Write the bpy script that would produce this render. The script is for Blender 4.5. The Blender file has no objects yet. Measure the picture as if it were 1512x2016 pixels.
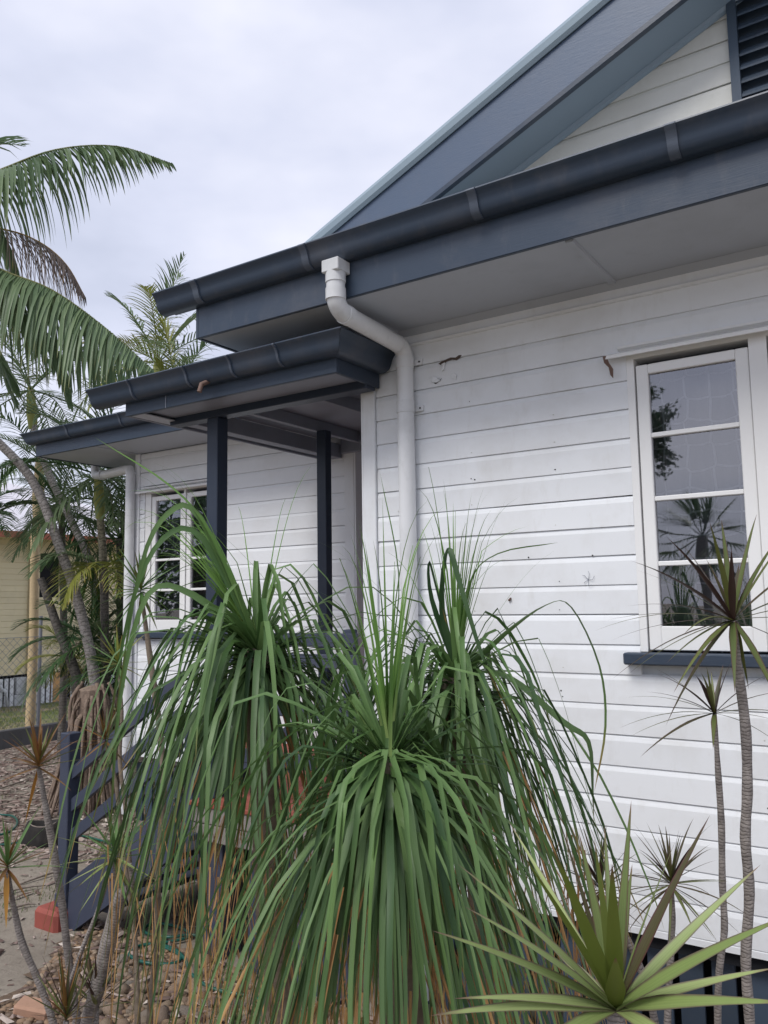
import bpy, bmesh, math, random
from mathutils import Vector, Matrix, noise
random.seed(7)
R = random.random
def U(a, b): return a + (b - a) * R()
scene = bpy.context.scene
COL = scene.collection

# ------------------------------------------------------------------ camera
# world origin = camera position; main front wall is the plane y = 3.70, ground near z = -2.0
F_PX, PITCH, ROLL, YAW = 1609.67, math.radians(6.3646), math.radians(-0.9242), math.radians(56.3847)
fw = Vector((-math.cos(YAW)*math.cos(PITCH), math.sin(YAW)*math.cos(PITCH), math.sin(PITCH)))
r0 = fw.cross(Vector((0, 0, 1))).normalized(); u0 = r0.cross(fw)
rt = r0*math.cos(ROLL) + u0*math.sin(ROLL); up = -r0*math.sin(ROLL) + u0*math.cos(ROLL)
cam = bpy.data.cameras.new('camera'); cam.sensor_fit = 'HORIZONTAL'; cam.sensor_width = 36
cam.lens = 36*F_PX/1512; cam.clip_start = 0.05; cam.clip_end = 2000
camo = bpy.data.objects.new('camera', cam); COL.objects.link(camo)
camo.matrix_world = Matrix((rt, up, -fw)).transposed().to_4x4()
scene.camera = camo
def at(px, py, d):            # a point of the place: direction measured in the photograph, d metres along the view
    return (fw + rt*(px-756)/F_PX - up*(py-1008)/F_PX) * d

# ------------------------------------------------------------------ sky, sun, exposure
SUN_EL, SUN_AZ = math.radians(52), math.radians(188)   # azimuth from +y clockwise: sun behind the camera, left
world = bpy.data.worlds.new('World'); scene.world = world; world.use_nodes = True
nt = world.node_tree; nt.nodes.clear()
def N(nt, t, **k):
    n = nt.nodes.new(t)
    for a, v in k.items():
        if a.startswith('i_'): n.inputs[a[2:].replace('_', ' ')].default_value = v
        else: setattr(n, a, v)
    return n
out = N(nt, 'ShaderNodeOutputWorld'); bg = N(nt, 'ShaderNodeBackground'); bg.inputs[1].default_value = 0.1
sky = N(nt, 'ShaderNodeTexSky', sky_type='NISHITA', sun_disc=False, sun_elevation=SUN_EL, sun_rotation=SUN_AZ)
tc = N(nt, 'ShaderNodeTexCoord')
mp = N(nt, 'ShaderNodeMapping'); mp.inputs['Scale'].default_value = (1.0, 1.0, 2.2); mp.inputs['Location'].default_value = (0.3, 0.1, 0.35)
nz = N(nt, 'ShaderNodeTexNoise'); nz.inputs['Scale'].default_value = 2.1; nz.inputs['Detail'].default_value = 5; nz.inputs['Roughness'].default_value = .5
rp = N(nt, 'ShaderNodeValToRGB'); cr = rp.color_ramp
cr.elements[0].position = .34; cr.elements[0].color = (3.6, 3.85, 4.75, 1)
cr.elements[1].position = .66; cr.elements[1].color = (6.1, 6.15, 6.9, 1)
e = cr.elements.new(.5); e.color = (4.8, 5.0, 6.0, 1)
mx = N(nt, 'ShaderNodeMix', data_type='RGBA'); mx.inputs[0].default_value = .9
L = nt.links.new
L(tc.outputs['Generated'], mp.inputs[0]); L(mp.outputs[0], nz.inputs['Vector']); L(nz.outputs['Fac'], rp.inputs[0])
L(sky.outputs[0], mx.inputs[6]); L(rp.outputs[0], mx.inputs[7]); L(mx.outputs[2], bg.inputs[0]); L(bg.outputs[0], out.inputs[0])
sun = bpy.data.lights.new('sun', 'SUN'); sun.energy = 1.5; sun.angle = math.radians(24); sun.color = (1.0, .97, .93)
suno = bpy.data.objects.new('sun', sun); COL.objects.link(suno)
sd = Vector((math.sin(SUN_AZ)*math.cos(SUN_EL), math.cos(SUN_AZ)*math.cos(SUN_EL), math.sin(SUN_EL)))
suno.rotation_euler = sd.to_track_quat('Z', 'Y').to_euler(); suno.location = sd*30
vs = scene.view_settings; vs.view_transform = 'Standard'; vs.look = 'None'; vs.gamma = 1; vs.use_curve_mapping = False
vs.exposure = 0.72

# ------------------------------------------------------------------ materials
MATS = {}
def newmat(name):
    m = bpy.data.materials.new(name); m.use_nodes = True; n = m.node_tree
    b = n.nodes['Principled BSDF']; MATS[name] = m
    return m, n, b
def c4(c): return (c[0], c[1], c[2], 1)
def mixc(n, fac, a, b, mode='MIX'):
    m = N(n, 'ShaderNodeMix', data_type='RGBA', blend_type=mode)
    for i, v in ((0, fac), (6, a), (7, b)):
        if isinstance(v, (tuple, list)): m.inputs[i].default_value = c4(v)
        elif isinstance(v, (int, float)): m.inputs[i].default_value = v
        else: n.links.new(v, m.inputs[i])
    return m.outputs[2]
def noise_n(n, vec, scale, detail=4, rough=.55, mscale=None):
    if mscale:
        mp = N(n, 'ShaderNodeMapping'); mp.inputs['Scale'].default_value = mscale; n.links.new(vec, mp.inputs[0]); vec = mp.outputs[0]
    t = N(n, 'ShaderNodeTexNoise'); t.inputs['Scale'].default_value = scale; t.inputs['Detail'].default_value = detail
    t.inputs['Roughness'].default_value = rough; n.links.new(vec, t.inputs['Vector']); return t.outputs['Fac']
def ramp(n, fac, stops):
    r = N(n, 'ShaderNodeValToRGB'); cr = r.color_ramp
    while len(cr.elements) < len(stops): cr.elements.new(.5)
    for e, (p, c) in zip(cr.elements, stops):
        e.position = p; e.color = c4(c) if isinstance(c, (tuple, list)) else (c, c, c, 1)
    n.links.new(fac, r.inputs[0]); return r.outputs[0]
def bump(n, b, h, strength, dist):
    bp = N(n, 'ShaderNodeBump'); bp.inputs['Strength'].default_value = strength; bp.inputs['Distance'].default_value = dist
    n.links.new(h, bp.inputs['Height']); n.links.new(bp.outputs[0], b.inputs['Normal'])
def paint(name, col, dark=None, rough=.5, grain=(2, 30, 30), stain=.5, spec=.4, gb=.25, var=.03):
    m, n, b = newmat(name); g = N(n, 'ShaderNodeNewGeometry'); pos = g.outputs['Position']
    oi = N(n, 'ShaderNodeObjectInfo')
    dark = dark or tuple(c*.72 for c in col)
    big = noise_n(n, pos, 2.3, 5, .6)
    st = ramp(n, big, [(.48, 0.0), (.78, stain)])
    fine = noise_n(n, pos, 14, 5, .65, (1, 1, .35))
    st2 = ramp(n, fine, [(.55, 0.0), (.85, stain*.8)])
    c = mixc(n, st, col, dark); c = mixc(n, st2, c, dark)
    rv = N(n, 'ShaderNodeMapRange'); rv.inputs[3].default_value = 1-var; rv.inputs[4].default_value = 1+var
    n.links.new(oi.outputs['Random'], rv.inputs[0])
    h = N(n, 'ShaderNodeHueSaturation'); n.links.new(rv.outputs[0], h.inputs['Value']); n.links.new(c, h.inputs['Color'])
    n.links.new(h.outputs[0], b.inputs['Base Color'])
    b.inputs['Roughness'].default_value = rough; b.inputs['Specular IOR Level'].default_value = spec
    gr = noise_n(n, pos, 22, 4, .7, grain)
    bump(n, b, gr, gb, .004)
    return m
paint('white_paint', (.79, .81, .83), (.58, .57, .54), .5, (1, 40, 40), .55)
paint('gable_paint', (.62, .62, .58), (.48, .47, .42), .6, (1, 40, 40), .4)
paint('wing_paint', (.77, .79, .81), (.60, .58, .54), .5, (1, 40, 40), .35)
paint('window_paint', (.80, .80, .79), (.66, .64, .6), .4, (20, 20, 20), .2, gb=.1)
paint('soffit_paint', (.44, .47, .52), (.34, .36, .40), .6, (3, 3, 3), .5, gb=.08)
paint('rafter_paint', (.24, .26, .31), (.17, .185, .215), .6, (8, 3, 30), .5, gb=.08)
paint('navy_paint', (.030, .047, .075), (.05, .06, .08), .42, (1, 25, 25), .5, gb=.5)
paint('navy_post', (.022, .034, .058), (.045, .05, .065), .45, (25, 25, 1), .35, gb=.3)
paint('step_paint', (.042, .052, .082), (.09, .095, .13), .5, (2, 25, 25), .5, gb=.4)
paint('gutter_paint', (.036, .054, .084), (.10, .105, .12), .36, (.6, 8, 8), .75, gb=.12)
paint('clip_paint', (.085, .105, .14), (.06, .07, .09), .4)
paint('barge_hazed', (.082, .115, .175), (.12, .135, .17), .4, (1, 8, 8), .4, gb=.2)  # lighter than the fascia: lens glare is put into this colour
paint('verge_soffit', (.24, .30, .36), (.22, .27, .32), .5, (1, 8, 8), .3, gb=.1)
paint('verge_cap', (.26, .33, .38), (.22, .28, .33), .3, (1, 8, 8), .3, gb=.1)  # pale colour carries glare and sky reflection on the capping
paint('roof_metal', (.30, .34, .36), (.24, .26, .27), .4, (4, 4, 4), .3)
paint('pvc', (.70, .71, .72), (.42, .43, .42), .35, (12, 12, 1), .85, gb=.04)
paint('batten_paint', (.040, .060, .088), (.07, .08, .10), .55, (25, 25, 1), .5, gb=.4, var=.25)
paint('deck_red', (.28, .075, .05), (.2, .06, .045), .7, (3, 20, 20), .5)
paint('deck_timber', (.26, .235, .215), (.17, .15, .135), .85, (1, 25, 40), .9, gb=.8)
paint('brick_red', (.30, .075, .055), (.20, .055, .045), .75, (12, 12, 12), .8, gb=.6)
paint('cream_paint', (.74, .65, .43), (.58, .5, .33), .6, (40, 1, 40), .5)
paint('peach_paint', (.62, .36, .15), (.5, .3, .14), .7, (20, 20, 20), .5)
paint('terracotta', (.36, .12, .07), (.25, .09, .06), .6, (4, 4, 4), .6)
paint('roof_pale', (.62, .60, .64), (.5, .47, .5), .6, (4, 4, 4), .3)
paint('picket_white', (.74, .76, .78), (.5, .5, .5), .7, (10, 10, 1), .6)
paint('white_block', (.6, .62, .64), (.35, .36, .36), .7, (10, 10, 10), .9)
paint('concrete', (.12, .12, .125), (.07, .07, .07), .9, (10, 10, 10), .8, gb=.8)
paint('galv', (.22, .23, .26), (.14, .14, .15), .45, (10, 10, 10), .5)
paint('bare_wood', (.10, .075, .06), (.04, .03, .025), .9, (2, 20, 20), .8)
paint('dark_void', (.008, .009, .012), (.006, .006, .008), .9)  # near-black colour stands in for shade in openings and unlit spaces
paint('dark_screw', (.05, .05, .05), (.03, .02, .02), .6)
paint('hose_green', (.012, .085, .065), (.02, .06, .05), .35, (10, 10, 10), .3, gb=.1)
paint('brick_pale', (.42, .25, .17), (.3, .18, .12), .85, (12, 12, 12), .8, gb=.8)
paint('rust', (.16, .10, .08), (.10, .06, .05), .7, (10, 10, 10), .8)
paint('char', (.018, .016, .015), (.05, .045, .04), .9, (6, 6, 6), .9, gb=1.0)
def emissiveless_glass(name):
    m, n, b = newmat(name); o = n.nodes['Material Output']
    n.nodes.remove(b)
    g = N(n, 'ShaderNodeBsdfGlossy'); g.inputs['Roughness'].default_value = .015; g.inputs['Color'].default_value = (.95, .95, 1, 1)
    t = N(n, 'ShaderNodeBsdfTransparent'); t.inputs['Color'].default_value = (.82, .84, .86, 1)
    f = N(n, 'ShaderNodeFresnel'); f.inputs['IOR'].default_value = 1.9
    geo = N(n, 'ShaderNodeNewGeometry'); nn = noise_n(n, geo.outputs['Position'], 3.0, 1, .5)
    bp = N(n, 'ShaderNodeBump'); bp.inputs['Strength'].default_value = .12; bp.inputs['Distance'].default_value = .02
    n.links.new(nn, bp.inputs['Height']); n.links.new(bp.outputs[0], g.inputs['Normal'])
    mr = N(n, 'ShaderNodeMath', operation='MULTIPLY_ADD'); mr.inputs[1].default_value = 1.6; mr.inputs[2].default_value = .06; mr.use_clamp = True
    n.links.new(f.outputs[0], mr.inputs[0])
    x = N(n, 'ShaderNodeMixShader'); n.links.new(mr.outputs[0], x.inputs[0]); n.links.new(t.outputs[0], x.inputs[1]); n.links.new(g.outputs[0], x.inputs[2])
    n.links.new(x.outputs[0], o.inputs[0]); return m
emissiveless_glass('glass')
def lace(nm='lace', k=1.0):
    m, n, b = newmat(nm); tcn = N(n, 'ShaderNodeTexCoord'); g = N(n, 'ShaderNodeNewGeometry')
    mp = N(n, 'ShaderNodeMapping'); mp.inputs['Scale'].default_value = (1, 0, 1); n.links.new(g.outputs['Position'], mp.inputs[0])
    # hexagon-like net: three crossed families through voronoi cell borders with little randomness
    v = N(n, 'ShaderNodeTexVoronoi', feature='DISTANCE_TO_EDGE'); v.inputs['Scale'].default_value = 9.5; v.inputs['Randomness'].default_value = .28
    n.links.new(mp.outputs[0], v.inputs['Vector'])
    f = ramp(n, v.outputs['Distance'], [(.025, 1.0), (.055, 0.0)])
    c = mixc(n, f, (.15*k, .155*k, .175*k), (.46*k, .48*k, .52*k)); n.links.new(c, b.inputs['Base Color']); b.inputs['Roughness'].default_value = .9  # white lace coloured dark: indoor shade is put into both tones
lace()
lace('lace_dark', .7)
# foliage
def leafmat(name, dark, light, tip=(.42, .26, .08), tip_at=.93, back=None, margin=None, rough=.42, trans=.25, stripe=34, pale_base=0.0, tipmix=1.0):
    m, n, b = newmat(name); o = n.nodes['Material Output']
    uv = N(n, 'ShaderNodeTexCoord'); s = N(n, 'ShaderNodeSeparateXYZ'); n.links.new(uv.outputs['UV'], s.inputs[0])
    oi = N(n, 'ShaderNodeObjectInfo')
    g = N(n, 'ShaderNodeNewGeometry')
    w = noise_n(n, g.outputs['Position'], 9, 2, .5)
    a = N(n, 'ShaderNodeMath', operation='MULTIPLY_ADD'); n.links.new(oi.outputs['Random'], a.inputs[0]); a.inputs[1].default_value = .8
    ws = N(n, 'ShaderNodeMath', operation='MULTIPLY'); n.links.new(w, ws.inputs[0]); ws.inputs[1].default_value = .35
    n.links.new(ws.outputs[0], a.inputs[2]); a.use_clamp = True
    c = mixc(n, a.outputs[0], dark, light)
    st = noise_n(n, uv.outputs['UV'], 1, 2, .6, (stripe, .8, 1))
    c = mixc(n, ramp(n, st, [(.4, 0.0), (.7, .35)]), c, tuple(x*.55 for x in dark))
    if margin:
        ab = N(n, 'ShaderNodeMath', operation='SUBTRACT'); n.links.new(s.outputs[0], ab.inputs[0]); ab.inputs[1].default_value = .5
        ab2 = N(n, 'ShaderNodeMath', operation='ABSOLUTE'); n.links.new(ab.outputs[0], ab2.inputs[0])
        c = mixc(n, ramp(n, ab2.outputs[0], [(.30, 0.0), (.46, .9)]), c, margin)
    if back:
        c = mixc(n, g.outputs['Backfacing'], c, back)
    if pale_base:
        c = mixc(n, ramp(n, s.outputs[1], [(.0, pale_base), (.22, 0.0)]), c, (.42, .5, .2))
    c = mixc(n, ramp(n, s.outputs[1], [(tip_at-.12, 0.0), (tip_at, tipmix)]), c, tip)
    n.links.new(c, b.inputs['Base Color']); b.inputs['Roughness'].default_value = rough; b.inputs['Specular IOR Level'].default_value = .35
    bump(n, b, st, .25, .001)
    t = N(n, 'ShaderNodeBsdfTranslucent'); n.links.new(c, t.inputs['Color'])
    x = N(n, 'ShaderNodeMixShader'); x.inputs[0].default_value = trans
    n.links.new(b.outputs[0], x.inputs[1]); n.links.new(t.outputs[0], x.inputs[2]); n.links.new(x.outputs[0], o.inputs[0]); return m
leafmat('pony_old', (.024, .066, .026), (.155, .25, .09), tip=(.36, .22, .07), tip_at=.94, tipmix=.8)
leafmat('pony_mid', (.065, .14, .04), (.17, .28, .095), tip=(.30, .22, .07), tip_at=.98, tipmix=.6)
leafmat('pony_young', (.085, .20, .035), (.19, .33, .085), tip=(.12, .16, .05), tip_at=1.0, tipmix=.5, pale_base=.5)
leafmat('pony_dead', (.30, .15, .055), (.50, .30, .13), tip=(.3, .2, .1), rough=.8, trans=.1)
leafmat('drac_pale', (.22, .31, .09), (.40, .48, .19), tip=(.20, .12, .09), tip_at=.97, back=(.12, .15, .035), margin=(.14, .10, .08), stripe=16)
leafmat('drac_olive', (.085, .12, .035), (.18, .21, .07), tip=(.12, .06, .05), tip_at=.98, back=(.11, .12, .035), margin=(.10, .045, .04), stripe=16)
leafmat('drac_fresh', (.11, .16, .045), (.22, .27, .09), tip=(.16, .08, .05), tip_at=.97, back=(.15, .19, .035), margin=(.11, .06, .04), stripe=22)
leafmat('drac_red', (.045, .05, .022), (.12, .10, .045), tip=(.10, .05, .05), tip_at=.98, back=(.06, .035, .03), margin=(.09, .03, .035), stripe=16)
leafmat('drac_brown', (.14, .075, .02), (.27, .16, .05), tip=(.25, .12, .04), tip_at=.9, margin=(.2, .06, .03), stripe=16)
leafmat('drac_green', (.05, .12, .03), (.16, .27, .09), tip=(.2, .15, .07), tip_at=.98, stripe=16)
leafmat('drac_dead', (.36, .15, .03), (.5, .26, .06), rough=.7)
leafmat('palm_green', (.095, .155, .08), (.22, .30, .15), tip=(.25, .24, .08), tip_at=.96, stripe=4, tipmix=.8, trans=.35)
leafmat('palm_far', (.09, .15, .07), (.21, .28, .14), tip=(.3, .28, .12), tip_at=.96, stripe=4, tipmix=.6)
leafmat('palm_yellow', (.16, .20, .04), (.33, .34, .08), tip=(.42, .33, .1), tip_at=.9, stripe=4)
leafmat('palm_dark', (.026, .07, .028), (.09, .17, .06), tip=(.10, .11, .04), tip_at=.96, stripe=4)
leafmat('palm_dead', (.10, .075, .06), (.20, .155, .13), rough=.85, stripe=4, trans=.05)
leafmat('grass_leaf', (.05, .10, .02), (.15, .2, .05), tip=(.3, .26, .1), tip_at=.8)
def bark(name, col, dark, ring=0, rk=.8, gb=.8):
    m, n, b = newmat(name); uv = N(n, 'ShaderNodeTexCoord'); g = N(n, 'ShaderNodeNewGeometry')
    w = noise_n(n, g.outputs['Position'], 30, 5, .7)
    c = mixc(n, ramp(n, w, [(.35, 0.0), (.7, 1.0)]), col, dark); h = w
    if ring:
        s = N(n, 'ShaderNodeSeparateXYZ'); n.links.new(uv.outputs['UV'], s.inputs[0])
        a = N(n, 'ShaderNodeMath', operation='MULTIPLY'); a.inputs[1].default_value = ring; n.links.new(s.outputs[1], a.inputs[0])
        w2 = noise_n(n, g.outputs['Position'], 26, 3, .6)
        ad = N(n, 'ShaderNodeMath', operation='MULTIPLY_ADD'); n.links.new(w2, ad.inputs[0]); ad.inputs[1].default_value = 2.6; n.links.new(a.outputs[0], ad.inputs[2])
        fr = N(n, 'ShaderNodeMath', operation='FRACT'); n.links.new(ad.outputs[0], fr.inputs[0])
        rr = ramp(n, fr.outputs[0], [(.0, rk), (.2, .0), (.75, .0), (1.0, rk)])
        c = mixc(n, rr, c, tuple(x*.45 for x in dark)); 
        hh = N(n, 'ShaderNodeMath', operation='SUBTRACT'); n.links.new(w, hh.inputs[0]); n.links.new(rr, hh.inputs[1]); h = hh.outputs[0]
    n.links.new(c, b.inputs['Base Color']); b.inputs['Roughness'].default_value = .85
    bump(n, b, h, gb, .006); return m
bark('bark_palm', (.40, .37, .35), (.24, .22, .20), ring=26)
bark('bark_palm_dark', (.20, .18, .16), (.10, .09, .08), ring=26)
bark('bark_drac', (.34, .305, .28), (.15, .13, .12), ring=95, rk=.38)
bark('bark_brown', (.22, .175, .13), (.11, .085, .06))
bark('bark_ring', (.42, .38, .28), (.20, .17, .12), ring=22)
bark('root_wood', (.27, .20, .15), (.12, .085, .065))
bark('stump_wood', (.30, .25, .21), (.14, .115, .095))
bark('shaft_green', (.25, .30, .10), (.36, .33, .10), gb=.1)
bark('shaft_peach', (.62, .48, .29), (.52, .40, .24), gb=.1)
def stonemat():
    m, n, b = newmat('stone'); oi = N(n, 'ShaderNodeObjectInfo'); tcn = N(n, 'ShaderNodeTexCoord')
    w = noise_n(n, tcn.outputs['Object'], 12, 5, .65)
    base = ramp(n, oi.outputs['Random'], [(0, (.30, .20, .11)), (.2, (.24, .19, .14)), (.4, (.20, .18, .155)), (.6, (.36, .22, .12)), (.8, (.17, .155, .14)), (1, (.38, .27, .15))])
    c = mixc(n, ramp(n, w, [(.35, 0.0), (.7, .7)]), base, (.11, .085, .065))
    n.links.new(c, b.inputs['Base Color']); b.inputs['Roughness'].default_value = .85; bump(n, b, w, .7, .01)
    m, n, b = newmat('pebble'); at_ = N(n, 'ShaderNodeAttribute', attribute_name='tint')
    c = ramp(n, at_.outputs['Fac'], [(0, (.09, .062, .042)), (.3, (.19, .125, .078)), (.55, (.27, .175, .105)), (.8, (.17, .13, .10)), (1, (.36, .27, .18))])
    n.links.new(c, b.inputs['Base Color']); b.inputs['Roughness'].default_value = .85
    m, n, b = newmat('mulch'); at_ = N(n, 'ShaderNodeAttribute', attribute_name='tint')
    c = ramp(n, at_.outputs['Fac'], [(0, (.085, .055, .045)), (.3, (.17, .115, .095)), (.6, (.28, .21, .18)), (.85, (.36, .29, .25)), (1, (.5, .44, .38))])
    n.links.new(c, b.inputs['Base Color']); b.inputs['Roughness'].default_value = .9
stonemat()
def groundmat():
    m, n, b = newmat('soil'); g = N(n, 'ShaderNodeNewGeometry'); pos = g.outputs['Position']
    w = noise_n(n, pos, 1.3, 6, .6); w2 = noise_n(n, pos, 22, 5, .7)
    c = mixc(n, ramp(n, w, [(.35, 0.0), (.65, 1.0)]), (.20, .17, .135), (.27, .235, .19))
    c = mixc(n, ramp(n, w2, [(.5, 0.0), (.75, .6)]), c, (.11, .085, .065))
    n.links.new(c, b.inputs['Base Color']); b.inputs['Roughness'].default_value = .95; bump(n, b, w2, .6, .02)
    m, n, b = newmat('bed_soil'); g = N(n, 'ShaderNodeNewGeometry'); w = noise_n(n, g.outputs['Position'], 40, 5, .7)
    n.links.new(mixc(n, w, (.20, .14, .09), (.09, .06, .042)), b.inputs['Base Color']); b.inputs['Roughness'].default_value = .95; bump(n, b, w, .8, .02)
    m, n, b = newmat('lawn'); g = N(n, 'ShaderNodeNewGeometry'); pos = g.outputs['Position']
    w = noise_n(n, pos, 1.1, 6, .65); w2 = noise_n(n, pos, 30, 4, .7)
    c = mixc(n, ramp(n, w, [(.42, 0.0), (.6, 1.0)]), (.10, .13, .035), (.26, .205, .14))
    c = mixc(n, ramp(n, w2, [(.4, 0.0), (.8, .5)]), c, (.06, .07, .03))
    n.links.new(c, b.inputs['Base Color']); b.inputs['Roughness'].default_value = .95; bump(n, b, w2, .7, .02)
groundmat()
M = MATS

# ------------------------------------------------------------------ mesh + object helpers
ORG = {}
def place(o, parent, org):
    COL.objects.link(o)
    if parent is not None: o.parent = parent; o.location = Vector(org) - ORG[parent]
    else: o.location = org
    ORG[o] = Vector(org)
def tag(o, label=None, cat=None, group=None, kind=None):
    if label: o['label'] = label
    if cat: o['category'] = cat
    if group: o['group'] = group
    if kind: o['kind'] = kind
    return o
def thing(name, loc, label, cat, group=None):
    o = bpy.data.objects.new(name, None); o.empty_display_size = .1
    place(o, None, Vector(loc)); return tag(o, label, cat, group)
def mesh(name, V, Fc, mat, parent=None, uv=None, smooth=False, fix=False, org=None, tint=None):
    V = [Vector(v) for v in V]
    if org is None:
        lo = Vector([min(v[i] for v in V) for i in range(3)]); hi = Vector([max(v[i] for v in V) for i in range(3)]); org = (lo+hi)/2
    org = Vector(org)
    me = bpy.data.meshes.new(name); me.from_pydata([v-org for v in V], [], Fc)
    if uv:
        l = me.uv_layers.new(name='UVMap'); fl = []
        for f in Fc:
            for i in f: fl += uv[i]
        l.data.foreach_set('uv', fl)
    if tint:
        a = me.attributes.new('tint', 'FLOAT', 'POINT'); a.data.foreach_set('value', tint)
    if fix:
        bm = bmesh.new(); bm.from_mesh(me); bmesh.ops.recalc_face_normals(bm, faces=bm.faces); bm.to_mesh(me); bm.free()
    if smooth: me.polygons.foreach_set('use_smooth', [True]*len(me.polygons))
    me.materials.append(M[mat] if isinstance(mat, str) else mat)
    o = bpy.data.objects.new(name, me); place(o, parent, org); return o
class MB:
    def __init__(s): s.V = []; s.F = []; s.UV = []; s.T = []
    def add(s, V, Fc, uv=None, t=None):
        b = len(s.V); s.V += [tuple(v) for v in V]; s.F += [tuple(i+b for i in f) for f in Fc]
        s.UV += uv if uv else [(0, 0)]*len(V)
        if t is not None: s.T += [t]*len(V)
    def build(s, name, mat, parent=None, smooth=False, fix=False, org=None):
        return mesh(name, s.V, s.F, mat, parent, uv=s.UV, smooth=smooth, fix=fix, org=org, tint=s.T or None)
def boxg(x0, x1, y0, y1, z0, z1):
    V = [(x, y, z) for x in (x0, x1) for y in (y0, y1) for z in (z0, z1)]
    return V, [(0, 1, 3, 2), (4, 6, 7, 5), (0, 4, 5, 1), (2, 3, 7, 6), (0, 2, 6, 4), (1, 5, 7, 3)]
def box(name, x0, x1, y0, y1, z0, z1, mat, parent=None, bev=.003):
    V, Fc = boxg(min(x0, x1), max(x0, x1), min(y0, y1), max(y0, y1), min(z0, z1), max(z0, z1))
    o = mesh(name, V, Fc, mat, parent)
    if bev:
        bm = bmesh.new(); bm.from_mesh(o.data)
        bmesh.ops.bevel(bm, geom=bm.edges[:], offset=bev, segments=1, affect='EDGES', clamp_overlap=True)
        bm.to_mesh(o.data); bm.free()
    return o
def extr(name, prof, f0, f1, mat, parent=None, smooth=False, n=1):
    k = len(prof); V = []; Fc = []
    A = [Vector(f0(p)) for p in prof]; B = [Vector(f1(p)) for p in prof]
    for j in range(n+1): V += [a.lerp(b, j/n) for a, b in zip(A, B)]
    for j in range(n):
        for i in range(k): a = j*k+i; b = j*k+(i+1) % k; Fc.append((a, b, b+k, a+k))
    Fc.append(tuple(range(k))); Fc.append(tuple(n*k+i for i in reversed(range(k))))
    o = mesh(name, V, Fc, mat, parent, smooth=smooth, fix=True)
    if smooth: o.data.set_sharp_from_angle(angle=math.radians(smooth))
    return o
def frames(P, s0=None):
    T = []
    for i in range(len(P)):
        T.append((P[min(i+1, len(P)-1)] - P[max(i-1, 0)]).normalized())
    s = s0 or (Vector((0, 0, 1)).cross(T[0]) if abs(T[0].z) < .95 else Vector((1, 0, 0)).cross(T[0]))
    S = []
    for t in T:
        s = (s - t*s.dot(t)).normalized(); S.append(s)
    return T, S
def tubeg(P, rad, seg=8, cap=True):
    P = [Vector(p) for p in P]; T, S = frames(P); V = []; Fc = []; uv = []
    if not isinstance(rad, (list, tuple)): rad = [rad]*len(P)
    L_ = 0
    for i, p in enumerate(P):
        if i: L_ += (P[i]-P[i-1]).length
        b = T[i].cross(S[i])
        for j in range(seg):
            a = 2*math.pi*j/seg; V.append(p + (S[i]*math.cos(a) + b*math.sin(a))*rad[i]); uv.append((j/seg, L_))
    for i in range(len(P)-1):
        for j in range(seg):
            a = i*seg+j; b = i*seg+(j+1) % seg; Fc.append((a, b, b+seg, a+seg))
    if cap: Fc += [tuple(reversed(range(seg))), tuple((len(P)-1)*seg+j for j in range(seg))]
    return V, Fc, uv
def tube(name, P, rad, mat, parent=None, seg=8, smooth=True):
    V, Fc, uv = tubeg(P, rad, seg); o = mesh(name, V, Fc, mat, parent, uv=uv, smooth=smooth)
    if smooth and seg > 8: o.data.set_sharp_from_angle(angle=.8)
    return o
def spline(P, n):
    P = [Vector(p) for p in P]; Q = [2*P[0]-P[1]] + P + [2*P[-1]-P[-2]]; out = []
    for i in range(1, len(Q)-2):
        for k in range(n):
            t = k/n; a, b, c, d = Q[i-1:i+3]
            out.append(.5*((2*b) + (c-a)*t + (2*a-5*b+4*c-d)*t*t + (3*b-a-3*c+d)*t**3))
    out.append(P[-1]); return out

# ================================================================== ground
GZ = -2.0
def gh(x, y):
    h = GZ + .02*noise.noise(Vector((x*.9, y*.9, 0))) + .05*noise.noise(Vector((x*.25, y*.25, 3)))
    if y > 3.3 and x > -4.9: h = min(h, GZ)
    return h
def ground():
    def axis(lo, hi, a, b, st):
        v = []; t = a
        while t <= b: v.append(t); t += st
        k = 1.0; lo_ = []; t = a-1
        while t > lo: lo_.append(t); k *= 1.6; t -= k
        lo_.append(lo); hi_ = []; k = 1.0; t = b+1
        while t < hi: hi_.append(t); k *= 1.6; t += k
        hi_.append(hi); return lo_[::-1]+v+hi_
    X = axis(-400, 400, -17, 4, .22); Y = axis(-400, 400, -3, 18, .22)
    V = [(x, y, gh(x, y) if abs(x) < 30 and abs(y) < 30 else GZ) for x in X for y in Y]; n = len(Y)
    Fc = [(i*n+j, (i+1)*n+j, (i+1)*n+j+1, i*n+j+1) for i in range(len(X)-1) for j in range(n-1)]
    return tag(mesh('ground', V, Fc, 'soil', smooth=True, org=(0, 0, GZ)), kind='structure')
GROUND = ground()
KX = -11.3
V = []; Fc = []
ys = [-6+i*.5 for i in range(70)]; xs = [KX-.08-i*.5 for i in range(12)]
for x in xs:
    for y in ys: V.append((x, y, gh(x, y)+.012+.10))
n = len(ys); Fc = [(i*n+j, i*n+j+1, (i+1)*n+j+1, (i+1)*n+j) for i in range(len(xs)-1) for j in range(n-1)]
LAWN = tag(mesh('lawn', V, Fc, 'lawn', smooth=True), kind='structure')
k = box('kerb', KX-.09, KX+.03, -6, 28, GZ-.1, GZ+.26, 'concrete', None, .01); tag(k, kind='structure')

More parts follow.
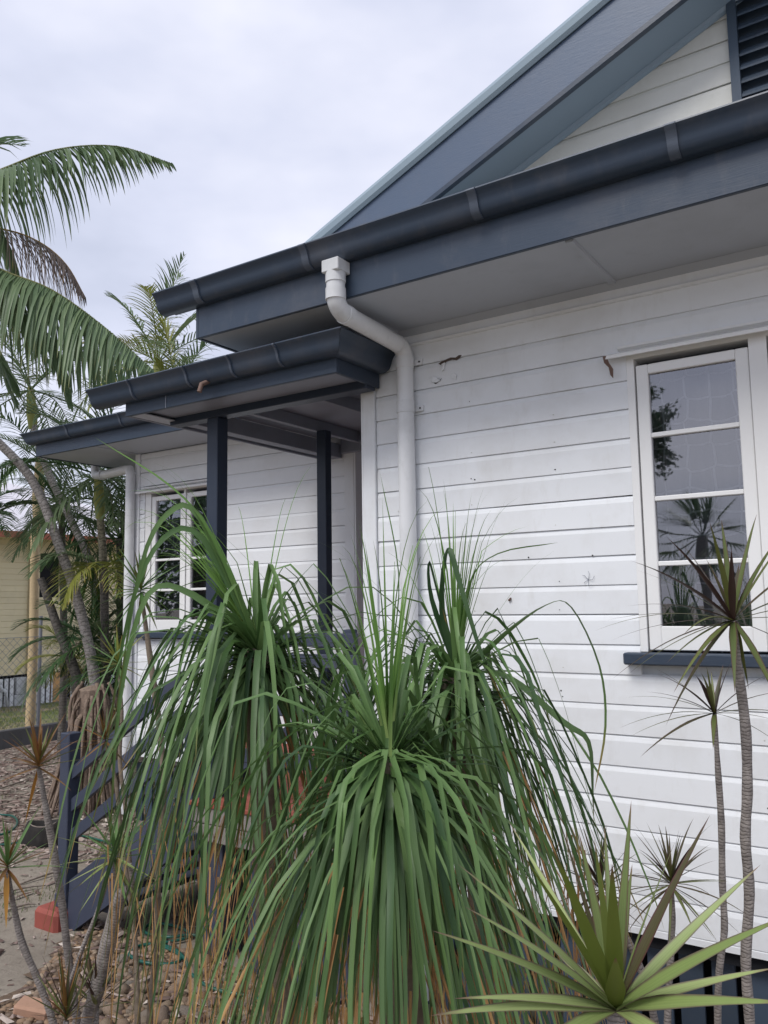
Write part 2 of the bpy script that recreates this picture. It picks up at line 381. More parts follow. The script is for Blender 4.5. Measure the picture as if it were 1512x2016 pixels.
# ================================================================== the house
WY = 3.70          # main front wall
WW = 5.25          # wall of the recessed wing
P_ = .1342
house = thing('house', (0, 6, GZ), 'white weatherboard house with navy trim, gabled front and recessed porch', 'house')
BP = [(0, 0), (0, .106), (.0045, .126), (.0105, .1342), (.030, .1342), (.030, 0)]     # (depth, height)
def board(x0, x1, y, z, mat='white_paint', h=P_, name='weatherboard', parent=None):
    j = U(-.0018, .0018); t0 = U(-.0025, .0025); t1 = U(-.0025, .0025); s = h/P_
    return extr(name, BP, lambda p: (x0, y+p[0]+j, z+p[1]*s+t0), lambda p: (x1, y+p[0]+j, z+p[1]*s+t1), mat, parent or house)
ZB = [1.0076 - P_*k for k in range(-4, 19)]        # bottoms of the main wall boards
WX0, WX1 = -1.10, 1.10                                # main window opening incl. frame
HZ, SZ = 1.075, -.235
for z in ZB:
    if z+P_ > 1.48:
        for a, b in ((-2.5, 0.2), (.2, 2.58)): board(a, b, WY, z, h=min(P_, 1.478-z))
    elif z+P_ <= SZ-.03 or z >= HZ+.01:
        for a, b in ((-2.5, .35), (.35, 2.58)): board(a, b, WY, z)
    else:
        board(-2.5, WX0, WY, z); board(WX1, 2.58, WY, z)
board(-2.5, .35, WY, ZB[-1]-.034, h=.033); board(.35, 2.58, WY, ZB[-1]-.034, h=.033)
# filler boards just under and over the window where a board is cut
box('corner_board', -2.585, -2.503, WY-.016, WY+.03, -1.445, 1.478, 'white_paint', house)
box('corner_board', -2.600, -2.586, WY-.010, WY+.12, -1.445, 1.478, 'white_paint', house)
box('corner_board', 2.583, 2.665, WY-.016, WY+.03, -1.445, 1.478, 'white_paint', house)
def wallbox(name, x0, x1, y0, y1, z0, z1, mat='white_paint'): return box(name, x0, x1, y0, y1, z0, z1, mat, house, 0)
wallbox('wall_core', -2.58, WX0, WY+.035, WY+.12, -1.43, 1.475); wallbox('wall_core', WX1, 2.66, WY+.035, WY+.12, -1.43, 1.475)
wallbox('wall_core', WX0, WX1, WY+.035, WY+.12, -1.43, SZ-.06); wallbox('wall_core', WX0, WX1, WY+.035, WY+.12, HZ+.07, 1.475)
wallbox('side_wall', -2.58, -2.50, WY+.125, 10, -1.43, 1.475); wallbox('side_wall', 2.58, 2.66, WY+.125, 10, -1.43, 1.475)
wallbox('back_wall', -2.49, 2.57, 9.9, 10, -1.43, 1.475)
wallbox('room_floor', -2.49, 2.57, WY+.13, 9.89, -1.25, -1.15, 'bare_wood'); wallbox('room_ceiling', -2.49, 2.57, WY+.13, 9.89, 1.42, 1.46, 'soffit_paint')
wallbox('room_partition', -2.49, 2.57, WY+1.6, WY+1.65, -1.14, 1.41, 'dark_void')  # near-black sheet: the unlit room depth as a colour
# frieze mould under the soffit
extr('cover_strip', [(0, 0), (0, .028), (-.028, .028)], lambda p: (-2.6, WY-.002+p[0]*1.3, 1.448+p[1]), lambda p: (2.7, WY-.002+p[0]*1.3, 1.448+p[1]), 'soffit_paint', house)
extr('frieze_mould', [(0, 0), (-.014, .004), (-.02, .012), (-.014, .022), (0, .026)], lambda p: (-2.5, WY+.001+p[0], 1.385+p[1]), lambda p: (2.58, WY+.001+p[0], 1.385+p[1]), 'white_paint', house)

# ---- windows
def sash(parent, x0, x1, z0, z1, y, bars, stile=.052, top=.045, bot=.105):
    f = MB()
    s = MB()
    fr = box('sash', x0, x0+stile, y, y+.035, z0, z1, 'window_paint', parent, .003)   # left stile carries the sash's parts
    box('sash_rail', x1-stile, x1, y, y+.035, z0, z1, 'window_paint', fr) if False else None
    return fr
def make_window(x0, x1, z0, z1, y, sashes, bars, mull, parent, mat='window_paint', top=.045, bot=.105, st=.054, hood=True, sill_x=(.06, .06), cur='lace'):
    """sashes: list of (x0, x1); bars: heights of glazing bars; parts hang under one window part"""
    fm = MB()
    # frame: jambs, head, mullions
    xs = sorted([x0] + [a for s in sashes for a in s] + [x1])
    w = None
    edges = [x0] + [v for s in sashes for v in s] + [x1]
    for i in range(0, len(edges), 2):
        a, b = edges[i], edges[i+1]
        if b-a > .004: fm.add(*boxg(a, b-.003 if i == 0 else b-.003, y+.002, y+.11, z0, z1+.028))
    fm.add(*boxg(x0, x1, y+.004, y+.11, z1+.0281, z1+.06)); 
    w = fm.build('window', mat, parent, fix=True)
    for (a, b) in sashes:
        a += .003; b -= .003; zz0, zz1 = z0+.006, z1-.004; yy = y+.010
        sm = MB()
        sm.add(*boxg(a, a+st, yy, yy+.036, zz0, zz1)); sm.add(*boxg(b-st, b, yy, yy+.036, zz0, zz1))
        sm.add(*boxg(a+st, b-st, yy+.001, yy+.036, zz0, zz0+bot)); sm.add(*boxg(a+st, b-st, yy+.001, yy+.036, zz1-top, zz1))
        for zb in bars: sm.add(*boxg(a+st, b-st, yy+.004, yy+.033, zb-.011, zb+.011))
        so = sm.build('sash', mat, w, fix=True)
        bm = bmesh.new(); bm.from_mesh(so.data); bmesh.ops.bevel(bm, geom=bm.edges[:], offset=.0035, segments=1, affect='EDGES'); bm.to_mesh(so.data); bm.free()
        zs = [zz0+bot] + [v for zb in sorted(bars) for v in (zb-.011, zb+.011)] + [zz1-top]
        for i in range(0, len(zs), 2):
            V = [(a+st, yy+.020, zs[i]), (b-st, yy+.020, zs[i]), (b-st, yy+.020, zs[i+1]), (a+st, yy+.020, zs[i+1])]
            j = U(-.002, .002); V[0] = (V[0][0], V[0][1]+j, V[0][2]); V[1] = (V[1][0], V[1][1]+j, V[1][2])
            mesh('pane', V, [(0, 1, 2, 3)], 'glass', w)
    # curtain with folds
    V = []; Fc = []; nx = 160
    for i in range(nx+1):
        x = x0+.03+(x1-x0-.06)*i/nx; yy = y+.155+.016*math.sin(x*52+1.5*math.sin(x*7))+.008*math.sin(x*23)
        V += [(x, yy, z0-.02), (x, yy, z1+.02)]
    Fc = [(2*i, 2*i+2, 2*i+3, 2*i+1) for i in range(nx)]
    mesh('curtain', V, Fc, cur, w, smooth=True)
    box('sill', x0-sill_x[0], x1+sill_x[1], y-.065, y+.06, z0-.055, z0-.003, 'navy_paint', w, .006)
    if hood:
        extr('head_flashing', [(0, .008), (-.060, -.014), (-.060, -.030), (-.052, -.030), (-.050, -.018), (0, -.004)],
             lambda p: (x0-.085, y+p[0], z1+.062+p[1]), lambda p: (x1+.085, y+p[0], z1+.062+p[1]), mat, w)
        extr('head_mould', [(0, .03), (-.022, .024), (-.026, .012), (0, .004)],
             lambda p: (x0-.03, y+p[0], z1+.068+p[1]), lambda p: (x1+.03, y+p[0], z1+.068+p[1]), mat, w)
    return w
bars4 = [-.235+.006+.105+.271*i+.022*i-.011 for i in (1, 2, 3)]
S1 = [(-1.064, -.576), (-.502, -.014), (.014, .502), (.576, 1.064)]
mw = make_window(WX0, WX1, SZ+.003, 1.073, WY, S1, [.155, .447, .738], .07, house)
# broken end of the head flashing
V = [(-1.186, 3.63, 1.118), (-1.172, 3.64, 1.12), (-1.165, 3.65, 1.09), (-1.150, 3.66, 1.06), (-1.156, 3.672, 1.02), (-1.166, 3.668, 1.035), (-1.170, 3.66, 1.07), (-1.184, 3.64, 1.09)]
mesh('rusted_edge', V+[(x, y+.006, z) for x, y, z in V], [tuple(range(8)), tuple(range(15, 7, -1))]+[(i, (i+1) % 8, (i+1) % 8+8, i+8) for i in range(8)], 'rust', mw, fix=True)

# ---- eaves and gutter of the main roof
EX0, EX1 = -3.27, 3.35
FY = 3.09
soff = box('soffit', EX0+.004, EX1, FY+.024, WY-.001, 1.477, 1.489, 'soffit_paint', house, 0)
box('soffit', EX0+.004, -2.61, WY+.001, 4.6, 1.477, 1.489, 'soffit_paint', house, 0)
for x in (-1.155, 0.05, 1.25, 2.45, -2.36): extr('soffit_batten', [(0, 0), (.005, -.011), (.033, -.011), (.038, 0)], lambda p: (x+p[0], FY+.03, 1.4765+p[1]), lambda p: (x+p[0], WY-.03, 1.4765+p[1]), 'soffit_paint', house)
box('fascia', EX0, EX1, FY, FY+.022, 1.472, 1.70, 'gutter_paint', house, .003)
box('fascia', EX0-.022, EX0-.001, FY+.002, 4.6, 1.472, 1.70, 'gutter_paint', house, .003)
def gutter_profile(w=.105, h=.10):
    k_ = w/.105
    c_ = spline([(.012*k_, -.002, 0), (.036*k_, -.001, 0), (.060*k_, .012, 0), (.073*k_, .034, 0), (.081*k_, .060, 0), (.092*k_, .080, 0), (w, h*.94, 0)], 3)
    o = [(0, h*.8), (0, -.002)] + [(p.x, p.y) for p in c_] + [(w+.005, h), (w+.003, h+.007), (w-.004, h+.009), (w-.011, h+.002)]
    inn = [(a-.002 if i > 1 else a+.002, b+.0015) for i, (a, b) in enumerate(o[:-3])][::-1]
    return o + [(w-.006, h*.9)] + [(max(a-.001, .002), b+.002) for a, b in inn]
GP = gutter_profile()
def run_x(name, x0, x1, y, z, mat, parent, m0=0, m1=0, prof=GP, n=1):     # gutter along x, outwards = -y; m = mitre sign at the ends
    return extr(name, prof, lambda p: (x0+m0*p[0], y-p[0], z+p[1]), lambda p: (x1+m1*p[0], y-p[0], z+p[1]), mat, parent, smooth=35, n=n)
g = run_x('gutter', EX0-.255, EX1+.2, FY-.002, 1.648, 'gutter_paint', house)
def clip(x, y, z, parent, prof=GP, w=.020):
    P = prof[4:23]; V = []; Fc = []
    for a, b in P:
        for dx in (-w, w): V.append((x+dx, y-a-.009, z+b-.004))
    k = len(P)
    for a, b in P:
        for dx in (-w, w): V.append((x+dx, y-a+.001, z+b+.0005))
    for i in range(k-1):
        Fc.append((2*i, 2*i+1, 2*i+3, 2*i+2)); Fc.append((2*i, 2*i+2, 2*k+2*i+2, 2*k+2*i)); Fc.append((2*i+1, 2*k+2*i+1, 2*k+2*i+3, 2*i+3))
    Fc.append((0, 2*k, 2*k+1, 1)); Fc.append((2*k-2, 2*k-1, 4*k-1, 4*k-2))
    return mesh('gutter_clip', V, Fc, 'clip_paint', parent, fix=True)
for x in (-3.20, -2.44, -1.51, -.68, .17, 1.0, 1.9, 2.8): clip(x, FY-.002, 1.648, g)
# end cap (stop end)
def stop_end(x, y, z, parent, mat='gutter_paint'):
    P = [(a, b) for a, b in GP[:21]]; V = [(x, y-a, z+b) for a, b in P]+[(x+.003, y-a, z+b) for a, b in P]; k = len(P)
    mesh('stop_end', V, [tuple(range(k)), tuple(range(2*k-1, k-1, -1))]+[(i, (i+1) % k, (i+1) % k+k, i+k) for i in range(k)], mat, parent, fix=True)
stop_end(EX0-.254, FY-.002, 1.648, g)
# underside board closing the gutter's free end
box('gutter_return', EX0-.20, EX0-.024, FY+.004, FY+.02, 1.650, 1.70, 'gutter_paint', house, .002)
# skirt roof between gutter and gable wall
GB, GG = 3.60, 3.87             # barge plane, gable wall plane
sl = .422
V = [(EX0-.2, FY-.06, 1.735), (EX1+.2, FY-.06, 1.735), (EX1+.2, GG, 1.735+.84*.40), (EX0-.2, GG, 1.735+.84*.40)]
mesh('skirt_roof', V+[(a, b, c-.02) for a, b, c in V], [(0, 1, 2, 3), (7, 6, 5, 4), (0, 4, 5, 1), (1, 5, 6, 2), (2, 6, 7, 3), (3, 7, 4, 0)], 'roof_metal', house)
# gable: boards follow the rake
def rz(x): return 2.115 + sl*(x+2.924)       # top line of the verge (left slope) in the barge plane
APX = 0.0
def gz(x): return rz(-abs(x-APX)+APX)
gp = .1075; z = 1.95
while z < 3.3:
    hw = lambda zz: -(APX - ((zz - 2.115 + .34)/sl - 2.924))   # half width where the raked soffit meets
    a = ((z - 2.115 + .36)/sl - 2.924); a2 = ((z+gp - 2.115 + .36)/sl - 2.924)
    if a2 < -.02:
        for sgn in (-1, 1):
            if sgn < 0: x0, x1 = min(a, -.6), -.6
            else: x0, x1 = .6, max(-a, .6)
            if z > 3.02: x0, x1 = (a, 0) if sgn < 0 else (0, -a)
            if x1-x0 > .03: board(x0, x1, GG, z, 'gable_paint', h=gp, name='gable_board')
    z += gp
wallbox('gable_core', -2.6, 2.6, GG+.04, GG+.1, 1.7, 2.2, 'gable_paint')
V = [(-2.9, GG+.035, 2.0), (2.9, GG+.035, 2.0), (0, GG+.035, 3.2)]
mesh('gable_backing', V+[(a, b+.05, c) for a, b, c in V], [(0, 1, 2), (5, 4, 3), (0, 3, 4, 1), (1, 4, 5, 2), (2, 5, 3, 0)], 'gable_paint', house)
# gable vent
vt = MB()
for q in ((-.595, -.555), (.555, .595)): vt.add(*boxg(q[0], q[1], GG-.03, GG+.034, 2.1, 3.02))
vt.add(*boxg(-.595, .595, GG-.029, GG+.034, 3.021, 3.06)); vt.add(*boxg(-.555, .555, GG-.03, GG+.034, 2.1, 2.14))
vent = vt.build('gable_vent', 'batten_paint', house, fix=True)
box('vent_back', -.554, .554, GG+.02, GG+.033, 2.141, 3.019, 'batten_paint', vent, 0)
z = 2.15
while z < 2.98:
    extr('louvre_slat', [(0, 0), (-.036, -.042), (-.036, -.052), (.004, -.006)], lambda p: (-.553, GG+.012+p[0], z+.045+p[1]), lambda p: (.553, GG+.012+p[0], z+.045+p[1]), 'batten_paint', vent)
    z += .066
for s in (-1, 1):
    X0 = -3.38
    def L0(p, x=X0): return (s*x, GB+p[0], rz(x)+p[1])
    def L1(p): return (0, GB+p[0], rz(0)+p[1])
    extr('barge_board', [(0, -.085), (0, -.355), (.022, -.355), (.022, -.085)], L0, L1, 'barge_hazed', house)
    extr('barge_bead', [(-.006, -.335), (-.006, -.362), (.026, -.362), (.026, -.357), (0, -.357), (0, -.335)], L0, L1, 'gutter_paint', house)
    extr('verge_capping', [(-.012, -.088), (-.026, -.07), (-.03, -.035), (-.018, -.008), (0, 0), (.16, -.002), (.16, -.02), (.004, -.02), (-.002, -.084)], L0, L1, 'verge_cap', house)
    extr('raked_soffit', [(.023, -.335), (GG-GB+.03, -.335), (GG-GB+.03, -.350), (.023, -.350)], L0, L1, 'verge_soffit', house)
    extr('rake_mould', [(GG-GB-.03, -.351), (GG-GB-.002, -.351), (GG-GB-.002, -.375), (GG-GB-.022, -.368)], L0, L1, 'verge_soffit', house)
    extr('roof', [(.10, -.021), (6.4, -.021), (6.4, -.05), (.10, -.05)], L0, L1, 'roof_metal', house)

# ---- downpipe of the main gutter
dx = -2.275
dp = box('downpipe', dx-.050, dx+.050, FY-.104, FY-.004, 1.580, 1.642, 'pvc', house, .004)
def arc(c, r, a0, a1, n=7):    # in the y-z plane
    return [Vector((dx, c[0]+r*math.cos(math.radians(a0+(a1-a0)*i/n)), c[1]+r*math.sin(math.radians(a0+(a1-a0)*i/n)))) for i in range(n+1)]
py_ = FY-.056; wy = WY-.052
P = [Vector((dx, py_, 1.60))] + arc((py_+.075, 1.475), .075, 180, 262) + arc((wy-.07, 1.305), .07, 84, 0) + [Vector((dx, wy, .8)), Vector((dx, wy, 0)), Vector((dx, wy, -1)), Vector((dx, wy, -1.93))]
tube('pipe', P, .0455, 'pvc', dp, 20)
def ring(a, b, r=.0495): tube('pipe_socket', [a, b], r, 'pvc', dp, 20)
ring((dx, py_, 1.585), (dx, py_, 1.535)); ring((dx, py_, 1.505), (dx, py_, 1.45))
a = P[8]; b = P[9]; d_ = (b-a).normalized(); ring(a, a+d_*.04); ring(b-d_*.012, b, .0475)
ring((dx, wy, 1.315), (dx, wy, 1.255)); ring((dx, wy, 1.075), (dx, wy, 1.01), .0490)
ring((dx, wy, -.55), (dx, wy, -.61)); ring((dx, wy, -1.78), (dx, wy, -1.95), .062)
for z in (1.29, 1.035, -.58):
    c_ = box('pipe_clip', dx+.035, dx+.085, wy+.035, wy+.051, z-.016, z+.016, 'pvc', dp, .002)
    tube('screw', [(dx+.070, wy+.031, z), (dx+.070, wy+.036, z)], .005, 'dark_screw', dp, 8)
# flaking paint beside the downpipe
def flake(name, pts, y, th, mat, curl=0):
    k = len(pts); V = [(x, y-curl*abs(math.sin(i*2.3)), z) for i, (x, z) in enumerate(pts)]
    V2 = [(x, y+th, z) for x, z in pts]
    return mesh(name, V+V2, [tuple(range(k)), tuple(range(2*k-1, k-1, -1))]+[(i, (i+1) % k, (i+1) % k+k, i+k) for i in range(k)], mat, house, fix=True)
flake('bare_timber', [(-2.095, 1.262), (-2.08, 1.252), (-2.06, 1.256), (-2.04, 1.268), (-2.01, 1.27), (-1.985, 1.262), (-1.965, 1.272), (-1.955, 1.284), (-1.972, 1.286), (-1.99, 1.277), (-2.02, 1.283), (-2.05, 1.277), (-2.075, 1.272)], WY-.003, .0025, 'bare_wood')
flake('paint_flake', [(-2.075, 1.255), (-2.066, 1.236), (-2.068, 1.215), (-2.058, 1.220), (-2.054, 1.245), (-2.05, 1.258)], WY-.008, .002, 'white_paint', .01)
flake('paint_flake', [(-2.15, 1.19), (-2.13, 1.165), (-2.11, 1.16), (-2.085, 1.168), (-2.10, 1.185), (-2.125, 1.195)], WY-.006, .002, 'white_paint', .006)
flake('bare_timber', [(-2.128, 1.163), (-2.115, 1.155), (-2.088, 1.168), (-2.078, 1.180), (-2.09, 1.17), (-2.112, 1.162)], WY-.0035, .0025, 'dark_screw')
flake('paint_flake', [(-2.02, 1.19), (-2.0, 1.195), (-1.985, 1.18), (-1.99, 1.16), (-2.012, 1.165)], WY-.005, .002, 'white_paint', .004)
for (x, z) in ((-1.30, .205), (-1.62, .21), (-1.48, -.42), (-1.9, .62)): tube('nail_head', [(x, WY-.001, z), (x, WY+.003, z)], .004, 'dark_screw', house, 6)

for k in range(5):
    a = k*1.2; tube('cobweb', [(-1.325, WY-.001, .093), (-1.325+.022*math.cos(a), WY-.006, .093+.03*math.sin(a)), (-1.322+.030*math.cos(a+.4), WY-.004, .10+.034*math.sin(a+.3))], .0010, 'rafter_paint', house, 4)
flake('wasp_nest', [(-1.730, .0), (-1.723, .004), (-1.717, .012), (-1.719, .018), (-1.726, .013), (-1.732, .006)], WY-.008, .008, 'rust', .004)
random.seed(17)
for z in ZB[4:]:
    for x in (-2.36, -1.92, -1.47, -.62, .42, 1.4):
        if (x > WX0-.05 and SZ-.1 < z < HZ) or R() < .35: continue
        tube('nail_head', [(x+U(-.01, .01), WY-.0022, z+.022), (x, WY+.003, z+.022)], U(.0018, .0028), 'dark_screw' if R() < .3 else 'gable_paint', house, 6)
# ---- base of the main house: battens with dark gaps
x = -2.50
box('base_gap_shade', -2.55, 2.6, WY+.03, WY+.10, -1.50, -1.446, 'dark_void', house, 0)  # near-black strip painted in for the shaded gap below the wall
while x < 2.6:
    w = U(.092, .102); box('batten', x, x+w, WY+.075, WY+.095, GZ-.08, -1.50, 'batten_paint', house, .002); x += .134
box('base_back', -2.5, 2.6, WY+.4, WY+.42, GZ-.05, -1.44, 'dark_void', house, 0)  # near-black sheet standing in for the shade behind the battens

# ================================================================== porch
PZ, PF = 1.195, 3.28
box('porch_fascia', -4.11, -2.46, PF, PF+.022, PZ-.012, PZ+.15, 'navy_paint', house, .003)
box('porch_fascia', -2.482, -2.461, PF+.023, WY-.02, PZ-.012, PZ+.15, 'navy_paint', house, .003)
box('porch_fascia', -4.11, -4.088, PF+.023, 5.24, PZ-.012, PZ+.15, 'rafter_paint', house, .003)
GP2 = gutter_profile(.115, .10)
pg = run_x('porch_gutter', -4.35, -2.46, PF-.002, 1.262, 'gutter_paint', house, 0, 1, GP2)
extr('porch_gutter', GP2, lambda p: (-2.458+p[0], PF-.002-p[0], 1.262+p[1]), lambda p: (-2.458+p[0], WY-.03, 1.262+p[1]), 'gutter_paint', house, smooth=35)
stop_end(-4.349, PF-.002, 1.262, pg)
for x in (-3.95, -3.47, -3.12, -2.78): clip(x, PF-.002, 1.262, pg, GP2, .007)
tube('overflow_spout', [(-3.33, PF-.02, 1.285), (-3.345, PF-.09, 1.245), (-3.35, PF-.10, 1.20)], .014, 'rust', house, 10)
box('fascia_joint', -3.742, -3.736, PF-.003, PF-.0005, PZ-.01, PZ+.07, 'rafter_paint', house, 0)
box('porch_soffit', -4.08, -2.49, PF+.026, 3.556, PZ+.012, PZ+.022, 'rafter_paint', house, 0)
for x in (): box('rafter_end', x, x+.045, PF+.027, 3.555, PZ+.0, PZ+.0545, 'rafter_paint', house, .002)
box('soffit_panel', -4.085, -3.97, PF+.024, 3.70, PZ-.008, PZ-.002, 'soffit_paint', house, 0)
box('front_beam', -4.02, -2.47, 3.56, 3.65, 1.163, 1.245, 'navy_post', house, .004)
box('side_beam', -3.97, -3.88, 3.652, 5.235, 1.168, 1.28, 'rafter_paint', house, .003)
for x in (-3.705, -3.11, -2.75): box('rafter', x, x+.045, 3.652, 6.45, 1.262, 1.345, 'rafter_paint', house, .003)
box('wall_plate', -3.62, -2.6, 5.10, 5.18, 1.24, 1.261, 'rafter_paint', house, .003)
box('wall_plate', -3.86, -2.60, 5.19, 5.235, 1.20, 1.34, 'rafter_paint', house, .003)
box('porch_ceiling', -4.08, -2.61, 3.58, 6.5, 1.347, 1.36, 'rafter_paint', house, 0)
V = [(-4.2, 3.2, 1.37), (-2.62, 3.2, 1.37), (-2.62, 6.5, 1.475), (-4.2, 6.5, 1.475)]
mesh('porch_roof', V+[(a, b, c-.008) for a, b, c in V], [(0, 1, 2, 3), (7, 6, 5, 4), (0, 4, 5, 1), (1, 5, 6, 2), (2, 6, 7, 3), (3, 7, 4, 0)], 'roof_metal', house)
box('porch_post', -3.682, -3.590, 3.560, 3.652, -1.125, 1.162, 'navy_post', house, .004)
box('porch_post', -3.662, -3.578, 4.63, 4.70, -1.125, 1.261, 'navy_post', house, .004)
# balustrade on the front edge of the deck
for z in (-.16, -.275, -.55, -.83): box('balustrade_rail', -3.588, -2.59, 3.59, 3.63, z-.075, z, 'step_paint', house, .004)
box('balustrade_post', -2.70, -2.64, 3.632, 3.69, -1.12, -.14, 'step_paint', house, .004)
# deck
yb = 3.44; i = 0
DX0 = -3.70
box('deck_bearer', DX0, -2.59, 3.47, 3.52, -1.245, -1.155, 'deck_timber', house, .006)
box('deck_bearer', DX0+.01, -2.59, 3.475, 3.52, -1.345, -1.249, 'deck_timber', house, .006)
yy = 3.46
while yy < 6.4:
    box('deck_board', -4.9 if yy > 4.6 else DX0-.01, -2.61 if yy > 3.66 else -2.59, yy, yy+.11, -1.152, -1.128, 'deck_red', house, .003); yy += .116
# stumps and battens below the deck
for x, w in ((-3.70, .19), (-3.31, .10), (-3.17, .10), (-3.02, .10), (-2.87, .10), (-2.72, .10)):
    box('batten', x, x+w, 3.54, 3.56 if w < .15 else 3.70, GZ-.08, -1.36, 'step_paint', house, .004)
box('porch_back_wall', -3.76, -2.59, 6.45, 6.5, -1.13, 1.34, 'wing_paint', house, 0)
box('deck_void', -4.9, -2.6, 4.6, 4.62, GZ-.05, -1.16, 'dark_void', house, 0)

# ================================================================== recessed wing
WZ = [1.2970 - P_*k for k in range(-1, 21)]
for z in WZ:
    h = min(P_, 1.488-z)
    if z+P_ <= -.29 or z >= 1.12: board(-6.33, -3.86, WW, z, 'wing_paint', h)
    else: board(-6.33, -6.262, WW, z, 'wing_paint', h); board(-5.262, -3.86, WW, z, 'wing_paint', h)
box('corner_board', -6.395, -6.332, WW-.016, WW+.03, -1.45, 1.487, 'wing_paint', house)
box('corner_board', -3.858, -3.765, WW-.016, WW+.03, -1.45, 1.345, 'wing_paint', house)
box('corner_board', -3.764, -3.748, WW-.014, WW+.08, -1.13, 1.345, 'wing_paint', house)
wallbox('return_wall', -3.79, -3.752, WW+.081, 6.45, -1.13, 1.345, 'wing_paint')
wallbox('wing_core', -6.36, -6.25, WW+.035, WW+.1, -1.4, 1.487, 'wing_paint'); wallbox('wing_core', -5.25, -3.80, WW+.035, WW+.1, -1.4, 1.487, 'wing_paint')
wallbox('wing_core', -6.25, -5.25, WW+.035, WW+.1, -1.4, -.3, 'wing_paint'); wallbox('wing_core', -6.25, -5.25, WW+.035, WW+.1, 1.12, 1.487, 'wing_paint')
wallbox('wing_side', -6.39, -6.35, WW+.101, 10, -1.4, 1.487, 'wing_paint'); wallbox('wing_back', -6.34, -3.0, 9.95, 10, -1.4, 1.487, 'wing_paint')
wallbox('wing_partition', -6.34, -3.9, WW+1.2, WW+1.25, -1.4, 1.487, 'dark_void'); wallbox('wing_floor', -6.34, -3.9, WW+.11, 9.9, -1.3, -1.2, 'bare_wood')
ww = make_window(-6.255, -5.27, -.232, 1.055, WW, [(-6.175, -5.722), (-5.698, -5.30)], [.155, .44], .02, house, sill_x=(.10, .12), cur='lace_dark')
box('wing_soffit', -7.20, -4.1, 4.724, WW-.001, 1.4885, 1.50, 'soffit_paint', house, 0)
box('wing_soffit', -7.20, -6.40, WW, 10.5, 1.4885, 1.50, 'soffit_paint', house, 0)
box('soffit_batten', -6.38, -6.34, 4.73, WW-.02, 1.482, 1.488, 'soffit_paint', house, .002)
vh = MB()
for i in range(9):
    for j in range(3): V, Fc, uv = tubeg([(-5.0+i*.05+(j % 2)*.025, 4.90+j*.045, 1.4878), (-5.0+i*.05+(j % 2)*.025, 4.90+j*.045, 1.490)], .007, 6); vh.add(V, Fc)
tag(vh.build('vent_holes', 'dark_void', house), kind='stuff')
box('wing_fascia', -7.22, -4.12, 4.70, 4.722, 1.482, 1.66, 'navy_paint', house, .003)
box('wing_fascia', -7.222, -7.20, 4.724, 10.5, 1.482, 1.66, 'navy_paint', house, .003)
wg = run_x('wing_gutter', -7.22, -4.12, 4.698, 1.60, 'gutter_paint', house, -1, 0)
extr('wing_gutter', GP, lambda p: (-7.224-p[0], 4.698-p[0], 1.60+p[1]), lambda p: (-7.224-p[0], 10.6, 1.60+p[1]), 'gutter_paint', house, smooth=35)
for x in (-6.62, -5.86, -5.1): clip(x, 4.698, 1.60, wg, GP, .010)
V = [(-7.2, 4.65, 1.685), (-3.0, 4.65, 1.685), (-3.0, 7.5, 2.4), (-4.4, 7.5, 2.4), (-7.2, 10.6, 1.685), (-3, 10.6, 1.685)]
mesh('wing_roof', V, [(0, 1, 2, 3), (0, 3, 4), (3, 2, 5, 4)], 'roof_metal', house)
# wing downpipe
P = [(-7.26, 5.42, 1.56), (-7.26, 5.42, 1.45), (-7.22, 5.40, 1.385), (-7.08, 5.37, 1.365), (-6.50, 5.215, 1.345), (-6.42, 5.19, 1.335), (-6.40, 5.185, 1.28), (-6.40, 5.185, .6), (-6.40, 5.185, -1.9)]
wd = tube('downpipe', P, .045, 'pvc', house, 14)
tube('pipe_socket', [(-7.1, 5.375, 1.371), (-7.04, 5.358, 1.364)], .050, 'pvc', wd, 14)
# base of the wing
x = -6.38
while x < -3.9: box('batten', x, x+.09, WW+.05, WW+.07, GZ-.05, -1.46, 'batten_paint', house, 0); x += .13

# ================================================================== front steps
SY = 3.36
st = thing('front_steps', (-4.2, 3.9, GZ), 'navy timber front steps with three sloping rails leading up to the porch', 'steps')
def sz(x, z41): return z41 + .64*(x+4.1)
for y0, y1 in ((SY, SY+.045), (4.42, 4.465)):
    a, b = -4.66, -3.71
    V2 = [(a, sz(a, -1.345)), (b, sz(b, -1.345)), (b, sz(b, -1.665)), (-4.62, -2.005), (a-.02, -2.0)]
    V = [(x, y0, z) for x, z in V2]+[(x, y1, z) for x, z in V2]; k = 5
    mesh('stringer', V, [tuple(range(k)), tuple(range(2*k-1, k-1, -1))]+[(i, (i+1) % k, (i+1) % k+k, i+k) for i in range(k)], 'step_paint', st, fix=True)
    for z41 in (-.645, -.845, -1.035):
        a, b = -4.67, -3.685
        V2 = [(a, sz(a, z41)), (b, sz(b, z41)), (b, sz(b, z41)-.078), (a, sz(a, z41)-.078)]
        V = [(x, y0+.004, z) for x, z in V2]+[(x, y1-.006, z) for x, z in V2]; k = 4
        mesh('rail', V, [tuple(range(k)), tuple(range(2*k-1, k-1, -1))]+[(i, (i+1) % k, (i+1) % k+k, i+k) for i in range(k)], 'step_paint', st, fix=True)
    n_ = box('newel_post', -4.765, -4.672, y0-.02, y0+.072, GZ+.122, -.80, 'step_paint', st, .005)
for i in range(5):
    zt = -2+.174*(i+1)
    if i < 4: box('tread', -4.62+.235*i, -4.34+.235*i, SY+.047, 4.418, zt-.035, zt, 'step_paint', st, .004)
bk = box('footing', -4.90, -4.665, SY-.09, SY+.16, GZ-.04, GZ+.12, 'brick_red', st, .022); bk['label'] = 'chipped red painted footing under the newel'
box('foot_bracket', -4.80, -4.766, SY-.012, SY+.06, GZ+.04, GZ+.20, 'step_paint', st, .008)
